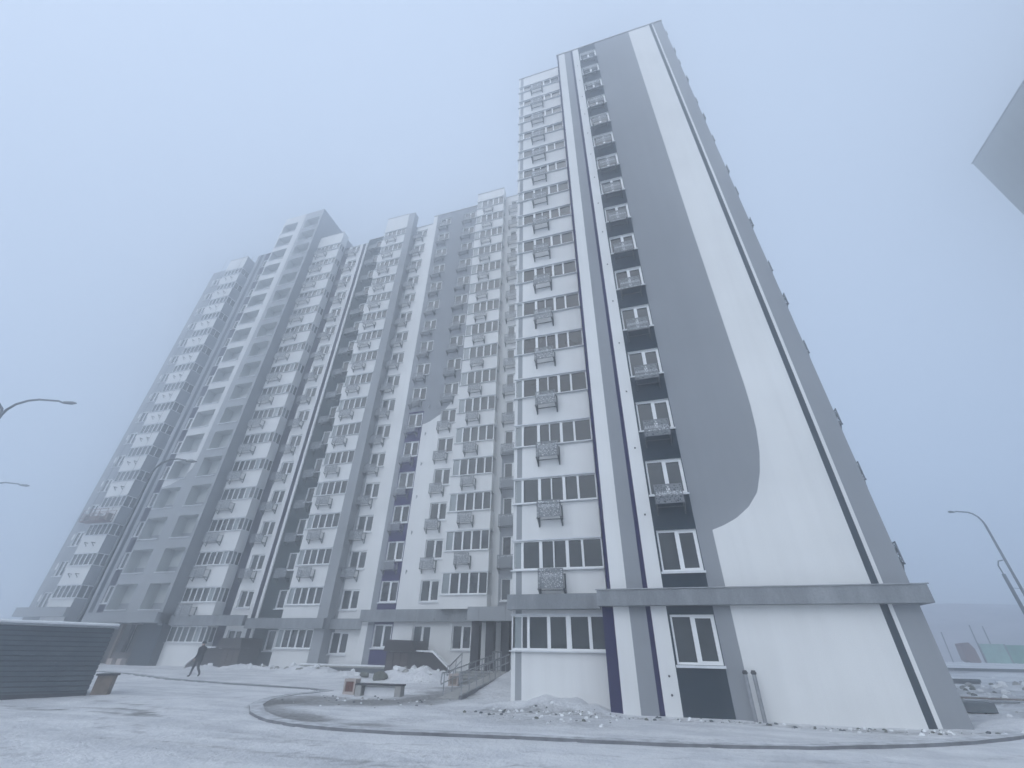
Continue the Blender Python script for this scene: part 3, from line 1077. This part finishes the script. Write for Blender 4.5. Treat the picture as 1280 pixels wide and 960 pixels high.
bay_walls(mb, B0[0], B0[1], B0[2], .95, b0s, 49.9, -.6, 1.1, [(B0[0], B0[1], 'white')], side='white')
mb.build('balcony_wall', b3)
p0 = [(.70, .09), (1.30, .09), (1.95, .10), (2.65, .10), (3.2, .08)]
for k, z in enumerate(b0s):
    glazing(b3, B0[0] + .02, B0[2] + .03, z, B0[1] - B0[0] - .05, 1.1, p0, 4)
    fm, gm_, sm_ = glazing_meshes(.88, 1.1, [(.42, .08)], 0)
    o = put('balcony_glazing', fm, b3, (B0[1] - .03, B0[2] + .04, z), math.pi / 2)
    put('glass', gm_, o, (0, 0, 0))
    if k:
        cage(b3, -36.9, B0[2], z - .92, 1.55, .72, .5)
for k in range(2, 17):
    cage(b3, -32.72, Y3 - .4, 1.52 + F * k - .62, 1.3, .66, .5)
lm = MB()
lm.box(-37.3, -29.98, 11.9, 12.24, 3.02, 3.72, 'granite')
lm.build('stone_band', b3)
# loggia slab
LX0, LX1, LY = -44.1, -37.5, 11.2
lsill = [1.23 + F * k for k in range(1, 19)]
holes = []
for z in lsill:
    holes += [(-43.93, -41.5, z, z + 2.0), (-40.12, -37.82, z, z + 2.0)]
mb = MB()
ZL = 55.1
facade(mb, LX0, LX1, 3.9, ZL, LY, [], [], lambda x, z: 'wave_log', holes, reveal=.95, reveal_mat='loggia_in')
for (a, b, c, d) in holes:
    mb.face([(a, LY + .95, c), (b, LY + .95, c), (b, LY + .95, d), (a, LY + .95, d)], 'loggia_in')
mb.face([(LX1, LY + 2.2, 3.0), (LX1, LY, 3.0), (LX1, LY, ZL), (LX1, LY + 2.2, ZL)], 'grey')
mb.face([(LX1, LY + 2.2, 49), (LX1, LY + 8, 49), (LX1, LY + 8, ZL), (LX1, LY + 2.2, ZL)], 'grey')
mb.face([(LX0, LY, 3.0), (LX0, LY + 2.2, 3.0), (LX0, LY + 2.2, ZL), (LX0, LY, ZL)], 'white')
mb.face([(LX0, LY, ZL), (LX1, LY, ZL), (LX1, LY + 8, ZL), (LX0, LY + 8, ZL)], 'snow')
mb.face([(LX0, LY + 8, 48), (LX1, LY + 8, 48), (LX1, LY + 8, ZL), (LX0, LY + 8, ZL)], 'grey')
mb.build('loggia_wall', b3)
for i, z in enumerate(lsill):
    for x0, x1 in ((-43.98, -41.46), (-40.16, -37.78)):
        s_ = MB()
        s_.box(x0, x1, LY - .09, LY + .3, z + .004, z + .075, 'sill')
        so = s_.build('loggia_ledge', b3)
        d_ = MB()
        d_.box(x0 + .1, x1 - .14, LY + .88, LY + .93, z + .1, z + .62, 'grey')
        d_.build('back_panel', so)
lm = MB()
lm.box(-45.4, LX1 - .0, 10.85, 12.4, 3.16, 3.88, 'midgrey')
lm.build('stone_band', b3)
# recessed ground floor entrance below the loggias
gm2 = MB()
gm2.box(-45.2, -42.5, 12.9, 13.2, -.4, 3.15, 'column')
gm2.box(-42.498, -39.6, 13.3, 13.4, -.4, 3.15, 'hole_shade')  # near-black sheet paints the shade of the open entrance
gm2.box(-42.45, -39.9, 12.3, 12.45, -.4, 1.15, 'brownpanel')
gm2.box(-39.55, -37.36, 11.6, 13.2, -.4, 3.15, 'slate')
gm2.build('entrance_recess', b3)
for x, y in ((-43.5, 11.9), (-42.75, 12.2), (-39.85, 11.9)):
    c_ = MB(); c_.box(x, x + .24, y, y + .25, -.3, 3.155, 'tanwood'); c_.build('column', b3)
for x in (-43.6, -41.2, -40.2):
    c_ = MB(); c_.box(x, x + .5, 11.2, 11.6, -.3, .75, 'pinkstone'); c_.build('door_pillar', b3, bevel=.02)
# white windows and purple panels left of the loggias
mb = MB()
YP = 12.2
wp = [(-46.35, -45.2, 1.9 + F * k, 3.3 + F * k) for k in range(1, 17)]
def cp(x, z):
    if x < -47.4: return 'midgrey'
    if x < -46.9: return 'slate'
    if x < -46.45: return 'midgrey'
    return 'darkstripe'
facade(mb, -47.9, LX0 - .01, 3.0, 49.6, YP, [-47.4, -46.9, -46.45], [], cp, wp)
mb.face([(-47.9, YP, 49.6), (LX0 - .01, YP, 49.6), (LX0 - .01, YP + 12, 49.6), (-47.9, YP + 12, 49.6)], 'snow')
mb.face([(-47.9, YP, -.6), (-47.9, YP + 12, -.6), (-47.9, YP + 12, 49.6), (-47.9, YP, 49.6)], 'white')
mb.build('side_wall', b3)
for (a, b, c, d) in wp:
    window(b3, a, YP, c, b - a, d - c)

# ================================================================== BLOCK 4 (far left)
b4 = empty('apartment_tower', (0, 0, 0), label='farthest left tower fading into fog, balconies still without air conditioner cages', cat='apartment building')
X4L, X4R, B4X = -56.9, -47.95, -52.5
ZF = 49.4
mb = MB()
w4 = [(-55.95, -54.75, 1.6 + F * k, 3.0 + F * k) for k in range(1, 17)]
def c4(x, z):
    if x < -56.2: return 'midgrey'
    if x < -54.5: return 'grey' if (z % 2.8) < 2.2 else 'white'
    if x < -50.5: return 'white'
    if x < -49.2: return 'midgrey'
    if x < -48.7: return 'slate'
    return 'white'
facade(mb, X4L, B4X, -.6, ZF, 12.95, [-56.2, -54.5], [a * 2.8 for a in range(0, 18)] + [a * 2.8 + 2.2 for a in range(0, 18)], c4, w4)
facade(mb, -50.6, X4R - .01, -.6, ZF, 13.9, [-49.9, -49.4], [], lambda x, z: 'midgrey' if x < -49.9 else ('slate' if x < -49.4 else 'grey'))
mb.face([(X4L, 12.95, -.6), (X4L, 26, -.6), (X4L, 26, ZF), (X4L, 12.95, ZF)], 'white')
mb.face([(X4L, 13.9, ZF), (X4R, 13.9, ZF), (X4R, 26, ZF), (X4L, 26, ZF)], 'snow')
mb.face([(X4L, 26, -.6), (X4R, 26, -.6), (X4R, 26, ZF), (X4L, 26, ZF)], 'grey')
mb.build('wall', b4)
for (a, b, c, d) in w4:
    window(b4, a, 12.95, c, b - a, d - c)
B4 = (-53.75, -50.5, 12.5)
b4s = [2.4 + F * k for k in range(1, 17)]
mb = MB()
bay_walls(mb, B4[0], B4[1], B4[2], 1.4, b4s, 50.6, -.6, 1.12, [(B4[0], B4[1], 'white')], side='grey')
mb.build('balcony_wall', b4)
p4 = [(.6, .09), (1.25, .09), (1.9, .10), (2.6, .10)]
for k, z in enumerate(b4s):
    glazing(b4, B4[0] + .02, B4[2] + .03, z, B4[1] - B4[0] - .05, 1.12, p4, -1)
    fm, gm_, sm_ = glazing_meshes(1.3, 1.12, [(.62, .08)], -1)
    o = put('balcony_glazing', fm, b4, (B4[1] - .03, B4[2] + .05, z), math.pi / 2)
    put('glass', gm_, o, (0, 0, 0))
    for x in (-52.6, -51.6):
        br = MB()
        br.box(x, x + .06, B4[2] - .35, B4[2] - .004, z - .78, z - .72, 'cage_bar')
        br.bar((x + .03, B4[2] - .33, z - .74), (x + .03, B4[2] - .02, z - 1.05), .05, 'cage_bar')
        br.build('cage_bracket', b4)
lm = MB()
lm.box(-57.0, -50.2, 12.1, 12.49, 3.7, 4.45, 'midgrey')
lm.box(-57.0, -53.8, 12.492, 12.94, 3.7, 4.45, 'midgrey')
lm.build('stone_band', b4)
an = MB()
an.tube([(-52.2, 14.2, ZF + 1.2), (-52.2, 14.2, ZF + 3.6)], .03, 'metal', 6)
an.tube([(-52.7, 14.2, ZF + 2.9), (-51.7, 14.2, ZF + 2.9)], .02, 'metal', 6)
an.box(-52.5, -51.9, 13.9, 14.5, ZF + .01, ZF + 1.2, 'white')
an.build('roof_antenna', b4)

cr = empty('suspended_platform', (-51.9, 11.8, 11.9), label='rusty suspended work platform hanging on cables before the far left tower', cat='work platform')
m_ = MB(); m_.box(-1.8, 1.6, -.4, .4, 0, .08, 'rust'); m_.build('deck', cr)
m_ = MB()
for x in (-1.8, -.7, .5, 1.6):
    for y in (-.38, .38):
        m_.tube([(x, y, .08), (x, y, 1.15)], .03, 'rust', 6)
for y in (-.38, .38):
    for z in (.35, .7, 1.15):
        m_.tube([(-1.8, y, z), (1.6, y, z)], .028, 'rust', 6)
m_.build('guard_rail', cr)
m_ = MB()
for x in (-1.7, 1.5):
    m_.box(x - .16, x + .16, -.2, .2, .1, .75, 'tanwood')
m_.box(-.9, .6, -.2, .25, .085, .55, 'tanwood')
m_.build('hoist', cr)
m_ = MB()
for x in (-1.7, 1.5):
    m_.tube([(x, 0, .7), (x, .1, 38.9)], .012, 'cage_bar', 5)
m_.build('cable', cr)

# ================================================================== BUILDING AT THE RIGHT EDGE
rb = empty('apartment_tower', (39.5, 21.5, 0), label='plain grey panel building corner cut off by the right edge', cat='apartment building')
m_ = MB()
m_.box(0, 14, -60, 0, -.6, 47.0, 'bldgray')
m_.build('wall', rb)
m_ = MB()
m_.box(-.06, 14.06, -60.06, .06, 47.002, 47.12, 'metal')
m_.build('roof_edge', rb)
m_ = MB()
for k in range(10):
    for j in range(7):
        y = -28 - j * 4
        m_.box(-.03, -.004, y, y + 1.5, 1.6 + k * 3, 3.0 + k * 3, 'glass')
        m_.box(-.05, -.03, y - .06, y, 1.55 + k * 3, 3.05 + k * 3, 'frame')
        m_.box(-.05, -.03, y + .7, y + .78, 1.6 + k * 3, 3.0 + k * 3, 'frame')
        m_.box(-.05, -.03, y + 1.5, y + 1.56, 1.55 + k * 3, 3.05 + k * 3, 'frame')
m_.build('window_rows', rb)

# ================================================================== BASEMENT ENTRANCES
def basement_entrance(name, label, loc, flip=1):
    r = empty(name, loc, label=label, cat='basement entrance', group='brown basement entrances along the facade')
    f = flip
    def bx(mb, x0, x1, y0, y1, z0, z1, mt):
        a, b = sorted((x0 * f, x1 * f))
        mb.box(a, b, y0, y1, z0, z1, mt)
    m = MB(); bx(m, 0, 1.75, 0, 1.7, -.5, 1.42, 'brownmetal'); m.build('hut_wall', r)
    m = MB()
    for i in range(3):
        bx(m, .08 + i * .5, .52 + i * .5, -.03, -.003, 0, 1.36, 'brownpanel')
    m.build('door_panel', r)
    m = MB()
    m.prism([((-.12) * f, 1.425), (2.1 * f, 1.425), (1.8 * f, 2.02), (.02 * f, 2.06)][::f], -.25, 1.75, 'brownmetal')
    m.build('hood', r, bevel=.02)
    m = MB()
    m.prism([(1.752 * f, -.5), (4.6 * f, -.5), (4.6 * f, .30), (3.1 * f, 1.38), (1.752 * f, 1.4)][::f], 0.02, .22, 'brownmetal')
    m.build('sloped_parapet', r)
    m = MB()
    m.prism([(1.9 * f, 1.44), (3.15 * f, 1.42), (4.65 * f, .34), (4.65 * f, .42), (3.2 * f, 1.50), (1.9 * f, 1.50)][::f], -.02, .30, 'snow')
    m.build('snow_cover', r)
    return r
basement_entrance('basement_entrance', 'brown basement entrance hut whose snow capped parapet slopes down toward the porch', (-16.75, 10.9, .15), 1)
basement_entrance('basement_entrance', 'dark brown basement entrance hut sloping down to the left behind the walking person', (-28.3, 10.9, .15), -1)

# ================================================================== STREET FURNITURE
def urn(loc, rz, label, slat='redwood'):
    r = empty('litter_bin', loc, rz, label=label, cat='litter bin', group='concrete litter bins with slatted fronts')
    m = MB()
    m.box(-.26, .26, -.24, .24, -.1, .08, 'pinkstone'); m.box(-.26, .26, -.24, .24, .44, .53, 'pinkstone')
    for x in (-.26, .18):
        m.box(x, x + .08, -.24, .24, .081, .439, 'pinkstone')
    m.build('body', r, bevel=.012)
    m = MB()
    for i in range(5):
        m.box(-.175 + i * .072, -.112 + i * .072, -.215, -.19, .085, .435, slat)
    m.build('slats', r)
    return r
urn((-13.0, 2.1, .02), .15, 'pale concrete bin with red brown slatted front at the left end of the bench')
urn((-10.4, 7.2, .12), .1, 'pale concrete bin with tan slatted front standing at the foot of the porch steps', 'tanwood')

be = empty('bench', (-11.45, 1.95, .0), .14, label='low bench with dark wooden seat on two grey concrete legs in the snow', cat='bench')
for x in (-.92, .80):
    m_ = MB(); m_.box(x - .13, x + .13, -.24, .24, -.15, .36, 'concrete'); m_.build('leg', be, bevel=.015)
m_ = MB()
for i in range(4):
    m_.box(-1.08, .96, -.24 + i * .125, -.13 + i * .125, .362, .42, 'darkwood')
m_.build('seat', be)
m_ = MB(); m_.box(-.76, .64, .0, .22, -.1, .33, 'snow'); m_.build('snow_drift', be, bevel=.05)

def boulder(loc, sc, label):
    bm = bmesh.new()
    bmesh.ops.create_icosphere(bm, subdivisions=3, radius=1)
    for v in bm.verts:
        n = noise.noise(v.co * 1.3 + Vector(loc)) * .35 + noise.noise(v.co * 3.5) * .1
        v.co *= 1 + n
        v.co = Vector((v.co.x * sc[0], v.co.y * sc[1], v.co.z * sc[2]))
    me = bpy.data.meshes.new('boulder')
    bm.to_mesh(me); bm.free()
    me.materials.append(M['boulder'])
    o = bpy.data.objects.new('boulder', me)
    col.objects.link(o)
    o.location = loc
    return tag(o, label, 'boulder')
boulder((-15.0, 7.6, .38), (.42, .3, .24), 'greenish grey boulder lying behind the bench by the snow heap')
boulder((-16.6, 8.6, .40), (.28, .2, .13), 'small snowy stone lying in front of the low plinth')

# ribbed metal site hut at the left edge
sh = empty('site_shed', (-20.75, -3.25, .02), R(58), label='dark blue grey ribbed metal site hut at the left edge', cat='shed')
m_ = MB()
SL, SH = 14.0, 2.15
n_r = 14
for i in range(n_r):
    z0, z1 = i * SH / n_r, (i + 1) * SH / n_r
    m_.box(-SL, 0, -.03, .0, z0 + .008, z1 - .028, 'shed')
m_.box(-SL, 0, .0, 1.5, -.05, SH, 'hatch')  # near-black backing paints shade into the gaps between the ribs
for i in range(n_r):
    z0, z1 = i * SH / n_r, (i + 1) * SH / n_r
    m_.box(.0, .03, 0.05, 1.45, z0 + .008, z1 - .028, 'shed')
m_.build('wall', sh)
m_ = MB(); m_.prism([(-SL - .1, SH + .002), (.14, SH + .002), (.14, SH + .06), (-SL - .1, SH + .06)], -.14, 1.6, 'metal'); m_.build('roof', sh)
m_ = MB(); m_.box(-SL - .1, .12, -.12, 1.58, SH + .062, SH + .17, 'snow'); m_.build('snow_cover', sh, bevel=.04)
m_ = MB(); m_.box(-SL, .02, -.06, -.032, -.1, .08, 'hatch'); m_.build('skid', sh)
cb = empty('wooden_crate', (-20.62, -2.75, -.1), R(40), label='tan boarded crate leaning against the end of the metal site hut', cat='crate')
m_ = MB()
m_.box(-.3, .2, -.25, .25, 0, .72, 'tanwood'); m_.build('box', cb, bevel=.01)
m_ = MB(); m_.box(-.35, .25, -.3, .3, .722, .78, 'hatch'); m_.build('lid', cb)

# street lamps
def lamp(loc, rz, H, arms, label, arm_len=3.3, rise=.9):
    r = empty('street_lamp', loc, rz, label=label, cat='street lamp', group='tall bent arm street lamps')
    m = MB(); m.tube([(0, 0, -.3), (0, 0, 1.2), (0, 0, 1.25), (0, 0, H - rise * 1.2)], [.10, .10, .075, .055], 'pole', 10); m.build('pole', r)
    for a in arms:
        c, s = math.cos(a), math.sin(a)
        prof = [(0, H - rise * 1.2), (.08, H - rise * .75), (.32, H - rise * .32), (.75, H - rise * .06), (1.2, H), (arm_len * .75, H - .10), (arm_len - .5, H - .17)]
        m = MB(); m.tube([(c * t, s * t, z) for t, z in prof], [.05, .045, .042, .04, .038, .034, .03], 'pole', 8)
        ao = m.build('arm', r)
        h = MB()
        u0, u1 = arm_len - .52, arm_len + .12
        h.tube([(c * u0, s * u0, H - .17), (c * (u0 + .15), s * (u0 + .15), H - .18), (c * (u0 + .45), s * (u0 + .45), H - .21), (c * u1, s * u1, H - .23)], [.032, .055, .065, .025], 'pole', 10)
        h.build('lamp_head', ao)
    return r
lamp((-23.04, -9.24, 0), 0, 9.65, (.2, -1.9), 'two armed street lamp at the left edge, highest of the three on the left', 2.8, .55)
lamp((-37.0, -2.9, 0), 0, 9.65, (.2,), 'faint street lamp at the left edge, lowest of the three arms on the left', 2.8, .55)
lamp((-23.3, -3.05, 0), 0, 9.62, (.08,), 'street lamp rising from behind the site hut, its arm crossing the loggia block', 2.35, .55)
lamp((19.4, 15.2, 0.3), 0, 8.75, (math.pi + .68,), 'single arm street lamp on the right above the green fence', 3.2, .5)
up_ = empty('utility_pole', (21.3, 19.2, .3), label='thick dark pole with a small hook just left of the right street lamp', cat='pole')
m_ = MB(); m_.tube([(0, 0, -.3), (0, 0, 6.0)], [.11, .09], 'cage_bar', 10); m_.build('post', up_)
m_ = MB(); m_.tube([(0, 0, 5.9), (-.02, 0, 6.5), (.1, 0, 6.75), (.35, 0, 6.8)], .035, 'pole', 8); m_.build('hook', up_)
m_ = MB(); m_.tube([(0, 0, 5.2), (3, 1.5, 5.15), (9, 4, 5.3)], .012, 'cage_bar', 5); m_.build('wire', up_)

# ================================================================== RIGHT BACKGROUND
fn = empty('site_fence', (28.4, 39.6, 1.36), R(4), label='green sheet metal site fence on the snowy rise at the right', cat='fence')
x = 0
for i, (w, mt, hh) in enumerate(((2.5, 'fencepale', 2.1), (3.1, 'fencegreen', 2.0), (3.4, 'fencegreen', 2.2), (3.4, 'fencepale', 2.1), (3.4, 'fencegreen', 2.2))):
    m_ = MB()
    m_.box(x + .06, x + w, 0, .05, 0, hh, mt)
    for j in range(int(w / .35)):
        m_.box(x + .1 + j * .35, x + .2 + j * .35, -.03, -.002, .02, hh - .02, mt)
    m_.build('panel', fn)
    m_ = MB(); m_.box(x - .06, x + .055, -.06, .06, -.3, hh + .1, 'cage_side'); m_.build('post', fn)
    x += w + .05
fn.scale = (.79, .79, .79)
tk = empty('rusty_tank', (27.5, 40.0, 1.42), label='rust brown many sided container beside thin poles left of the green fence', cat='tank')
m_ = MB(); m_.prism([(-.55, .3), (-.3, .1), (.35, -.05), (.5, .2), (.47, 1.2), (.2, 1.7), (-.5, 1.6)], -.5, .5, 'rust'); m_.build('body', tk, bevel=.05)
for i, (x_, h_) in enumerate(((26.3, 2.6), (28.8, 3.2), (29.8, 3.1))):
    m_ = MB(); m_.tube([(0, 0, -.3), (.12, 0, h_)], .045, 'cage_side', 6)
    o = m_.build('stake', loc=(x_, 40.6, 1.4))
    tag(o, ['thin leaning stake left of the rust brown container', 'thin stake just right of the rust brown container', 'thin stake rising behind the first green fence panel'][i], 'stake', 'thin stakes by the green fence')

def plank(loc, rz, L, w, h, mat, label, cat='plank', name='plank'):
    loc = (loc[0], loc[1], max(loc[2], ground_h(loc[0], loc[1]) + .03))
    m = MB(); m.box(-L / 2, L / 2, -w / 2, w / 2, 0, h, mat)
    o = m.build(name, loc=loc, bevel=.01)
    o.rotation_euler = (0, 0, rz)
    return tag(o, label, cat)
plank((22.0, 28.3, .42), .05, 9, .3, .18, 'darkwood', 'longest dark timber lying along the foot of the snow bank', 'timber', 'timber')
plank((15.6, 19.6, .50), .05, 4.2, .28, .16, 'darkwood', 'upper short dark timber in the snow by the tower corner', 'timber', 'timber')
plank((14.9, 17.4, .42), .08, 3.4, .26, .16, 'darkwood', 'lower short dark timber in the snow by the tower corner', 'timber', 'timber')
plank((10.3, 5.6, .38), .12, 3.2, .22, .05, 'metal', 'pale grey board resting on the dark slab by the tower corner')
plank((10.7, 6.2, .44), -.1, 3.6, .20, .05, 'tanwood', 'brownish board lying across the other board by the tower corner')
plank((9.2, 3.6, .16), .06, 1.5, .8, .26, 'plinth', 'dark concrete slab lying at the right foot of the tower', 'slab', 'concrete_slab')

# frozen spoil: many clods, one object
rb_ = MB()
rnd = random.Random(3)
def clod(x, y, r, mt):
    z = ground_h(x, y) + r * .15
    n = 6
    base = [(x + r * math.cos(a) * rnd.uniform(.7, 1.2), y + r * math.sin(a) * rnd.uniform(.7, 1.2), z - r * .4) for a in [2 * math.pi * i / n for i in range(n)]]
    midr = [(x + r * .8 * math.cos(a + .4) * rnd.uniform(.6, 1.1), y + r * .8 * math.sin(a + .4) * rnd.uniform(.6, 1.1), z + r * rnd.uniform(.1, .4)) for a in [2 * math.pi * i / n for i in range(n)]]
    top = (x, y, z + r * rnd.uniform(.4, .7))
    for i in range(n):
        j = (i + 1) % n
        rb_.face([base[i], base[j], midr[j], midr[i]], mt)
        rb_.face([midr[i], midr[j], top], mt)
for _ in range(300):
    x, y = rnd.uniform(-5.8, 8.8), rnd.gauss(-.75, .28)
    clod(x, y, .012 + .07 * rnd.random() ** 3, rnd.choice(['plinth', 'snow', 'snow', 'boulder']))
for _ in range(90):
    x, y = rnd.uniform(-6.5, -1.5), rnd.gauss(-1.9, .6)
    clod(x, y, .012 + .07 * rnd.random() ** 3, rnd.choice(['plinth', 'snow', 'snow', 'boulder']))
for _ in range(260):
    x = rnd.uniform(9.5, 26)
    y = x * .95 - 2 + rnd.gauss(0, 2.2)
    clod(x, y, (.04 + .22 * rnd.random() ** 2.5), rnd.choice(['snow', 'snow', 'concrete', 'snow', 'boulder']))
for _ in range(60):
    x, y = rnd.uniform(-13.5, -8), rnd.gauss(.2, .9)
    clod(x, y, rnd.uniform(.02, .07), rnd.choice(['snow', 'concrete', 'plinth']))
for _ in range(90):
    px, py, pr, ph = rnd.choice(PILES[:11])
    clod(px + rnd.gauss(0, pr * .4), py + rnd.gauss(0, pr * .35), rnd.uniform(.06, .22), rnd.choice(['snow', 'snow', 'snow', 'concrete']))
tag(rb_.build('rubble'), 'frozen dirty clods of snow and earth scattered along the walls', 'rubble', kind='stuff')

# ================================================================== PERSON
def person(loc, rz, label):
    r = empty('person', loc, rz, label=label, cat='person')
    # facing +x in local space, mid stride
    J = {}
    V, E, RAD = [], [], []
    def add(name, co, rad, parent=None):
        J[name] = len(V)
        V.append(co); RAD.append(rad)
        if parent: E.append((J[parent], J[name]))
    add('pelvis', (0, 0, .94), (.15, .17))
    add('waist', (.01, 0, 1.10), (.145, .17), 'pelvis')
    add('chest', (.02, 0, 1.33), (.15, .19), 'waist')
    add('neck', (.04, 0, 1.50), (.07, .07), 'chest')
    add('skull', (.06, 0, 1.60), (.085, .08), 'neck')
    add('crown', (.065, 0, 1.70), (.085, .078), 'skull')
    for sd, sg, front in (('l', 1, 1), ('r', -1, -1)):
        add('hip' + sd, (0, .10 * sg, .90), (.10, .10), 'pelvis')
        if front > 0:
            add('knee' + sd, (.13, .10 * sg, .50), (.068, .068), 'hip' + sd)
            add('ankle' + sd, (.22, .10 * sg, .10), (.05, .05), 'knee' + sd)
            add('toe' + sd, (.39, .10 * sg, .05), (.042, .05), 'ankle' + sd)
        else:
            add('knee' + sd, (.02, .10 * sg, .48), (.068, .068), 'hip' + sd)
            add('ankle' + sd, (-.28, .10 * sg, .20), (.05, .05), 'knee' + sd)
            add('toe' + sd, (-.20, .10 * sg, .06), (.042, .05), 'ankle' + sd)
        add('sh' + sd, (.02, .20 * sg, 1.42), (.075, .075), 'chest')
        add('elb' + sd, (.02 - .13 * front, .26 * sg, 1.15), (.058, .058), 'sh' + sd)
        add('wr' + sd, (.06 - .10 * front + .08, .25 * sg, .93), (.04, .04), 'elb' + sd)
        add('palm' + sd, (.10 - .10 * front + .08, .245 * sg, .86), (.04, .025), 'wr' + sd)
        for q in range(4):
            add('f%d%s' % (q, sd), (.14 - .1 * front + .08 - q * .018, (.245 - .012) * sg, .775 + q * .008), (.011, .011), 'palm' + sd)
        add('th' + sd, (.16 - .1 * front + .08, .225 * sg, .83), (.012, .012), 'palm' + sd)
    me = bpy.data.meshes.new('body')
    me.from_pydata(V, E, [])
    o = bpy.data.objects.new('body', me)
    col.objects.link(o)
    sk = o.modifiers.new('skin', 'SKIN')
    sk.use_smooth_shade = True
    if not me.skin_vertices:
        bpy.context.view_layer.objects.active = o
        bm = bmesh.new(); bm.from_mesh(me); bm.verts.layers.skin.verify(); bm.to_mesh(me); bm.free()
    for sv, rad in zip(me.skin_vertices[0].data, RAD):
        sv.radius = rad
    me.skin_vertices[0].data[0].use_root = True
    ss = o.modifiers.new('sub', 'SUBSURF'); ss.levels = 2; ss.render_levels = 2
    bpy.context.view_layer.update()
    dg = bpy.context.evaluated_depsgraph_get()
    nm = bpy.data.meshes.new_from_object(o.evaluated_get(dg))
    bpy.data.objects.remove(o)
    nm.name = 'body'
    nm.materials.clear()
    for k in ('jacket', 'trousers', 'boots', 'skin'):
        nm.materials.append(M[k])
    for p in nm.polygons:
        c = p.center
        p.use_smooth = True
        if c.z > 1.56 or (abs(c.y) > .19 and c.z < .90): p.material_index = 3
        elif c.z > .80: p.material_index = 0
        elif c.z > .14 and not (c.x < -.22 and c.z < .22): p.material_index = 1
        else: p.material_index = 2
    # face relief: nose and brow
    for v in nm.vertices:
        if v.co.x > .125 and abs(v.co.y) < .02 and 1.60 < v.co.z < 1.645:
            v.co.x += .02
    bo = put('body', nm, r, (0, 0, 0))
    e = MB()
    for sy in (-1, 1):
        e.tube([(.139, .03 * sy, 1.655), (.147, .03 * sy, 1.655)], .010, 'hatch', 8)
    e.tube([(.142, -.022, 1.575), (.142, .022, 1.575)], .006, 'rust', 6)
    e.build('face', r)
    h = MB()
    h.tube([(.045, 0, 1.64), (.05, 0, 1.69), (.055, 0, 1.75), (.055, 0, 1.785)], [.108, .115, .095, .03], 'jacket', 14)
    h.build('knitted_cap', r, smooth=True)
    c = MB()
    c.tube([(0, 0, .74), (0, 0, .9), (.005, 0, 1.05), (.01, 0, 1.25)], [.18, .175, .17, .165], 'jacket', 14, False)
    c.build('coat_skirt', r, smooth=True)
    return r
person((-25.6, 5.4, .14), math.pi - .1, 'person in dark coat and cap walking left across the snow before the basement entrance')

# ================================================================== HAZE
hz = MB()
hz.box(-330, 330, -330, 330, -3.5, 58.0, 'snow')
hz_o = hz.build('haze')
hm_ = bpy.data.materials.new('haze')
hm_.use_nodes = True
nt = hm_.node_tree
nt.nodes.clear()
pv = nt.nodes.new('ShaderNodeVolumePrincipled')
pv.inputs['Color'].default_value = (0.93, 0.95, 0.97, 1)
pv.inputs['Density'].default_value = HAZE_DENSITY
pv.inputs['Density Attribute'].default_value = ''
pv.inputs['Anisotropy'].default_value = 0.88
ho = nt.nodes.new('ShaderNodeOutputMaterial')
nt.links.new(pv.outputs[0], ho.inputs['Volume'])
hz_o.data.materials.clear()
hz_o.data.materials.append(hm_)
tag(hz_o, kind='stuff')
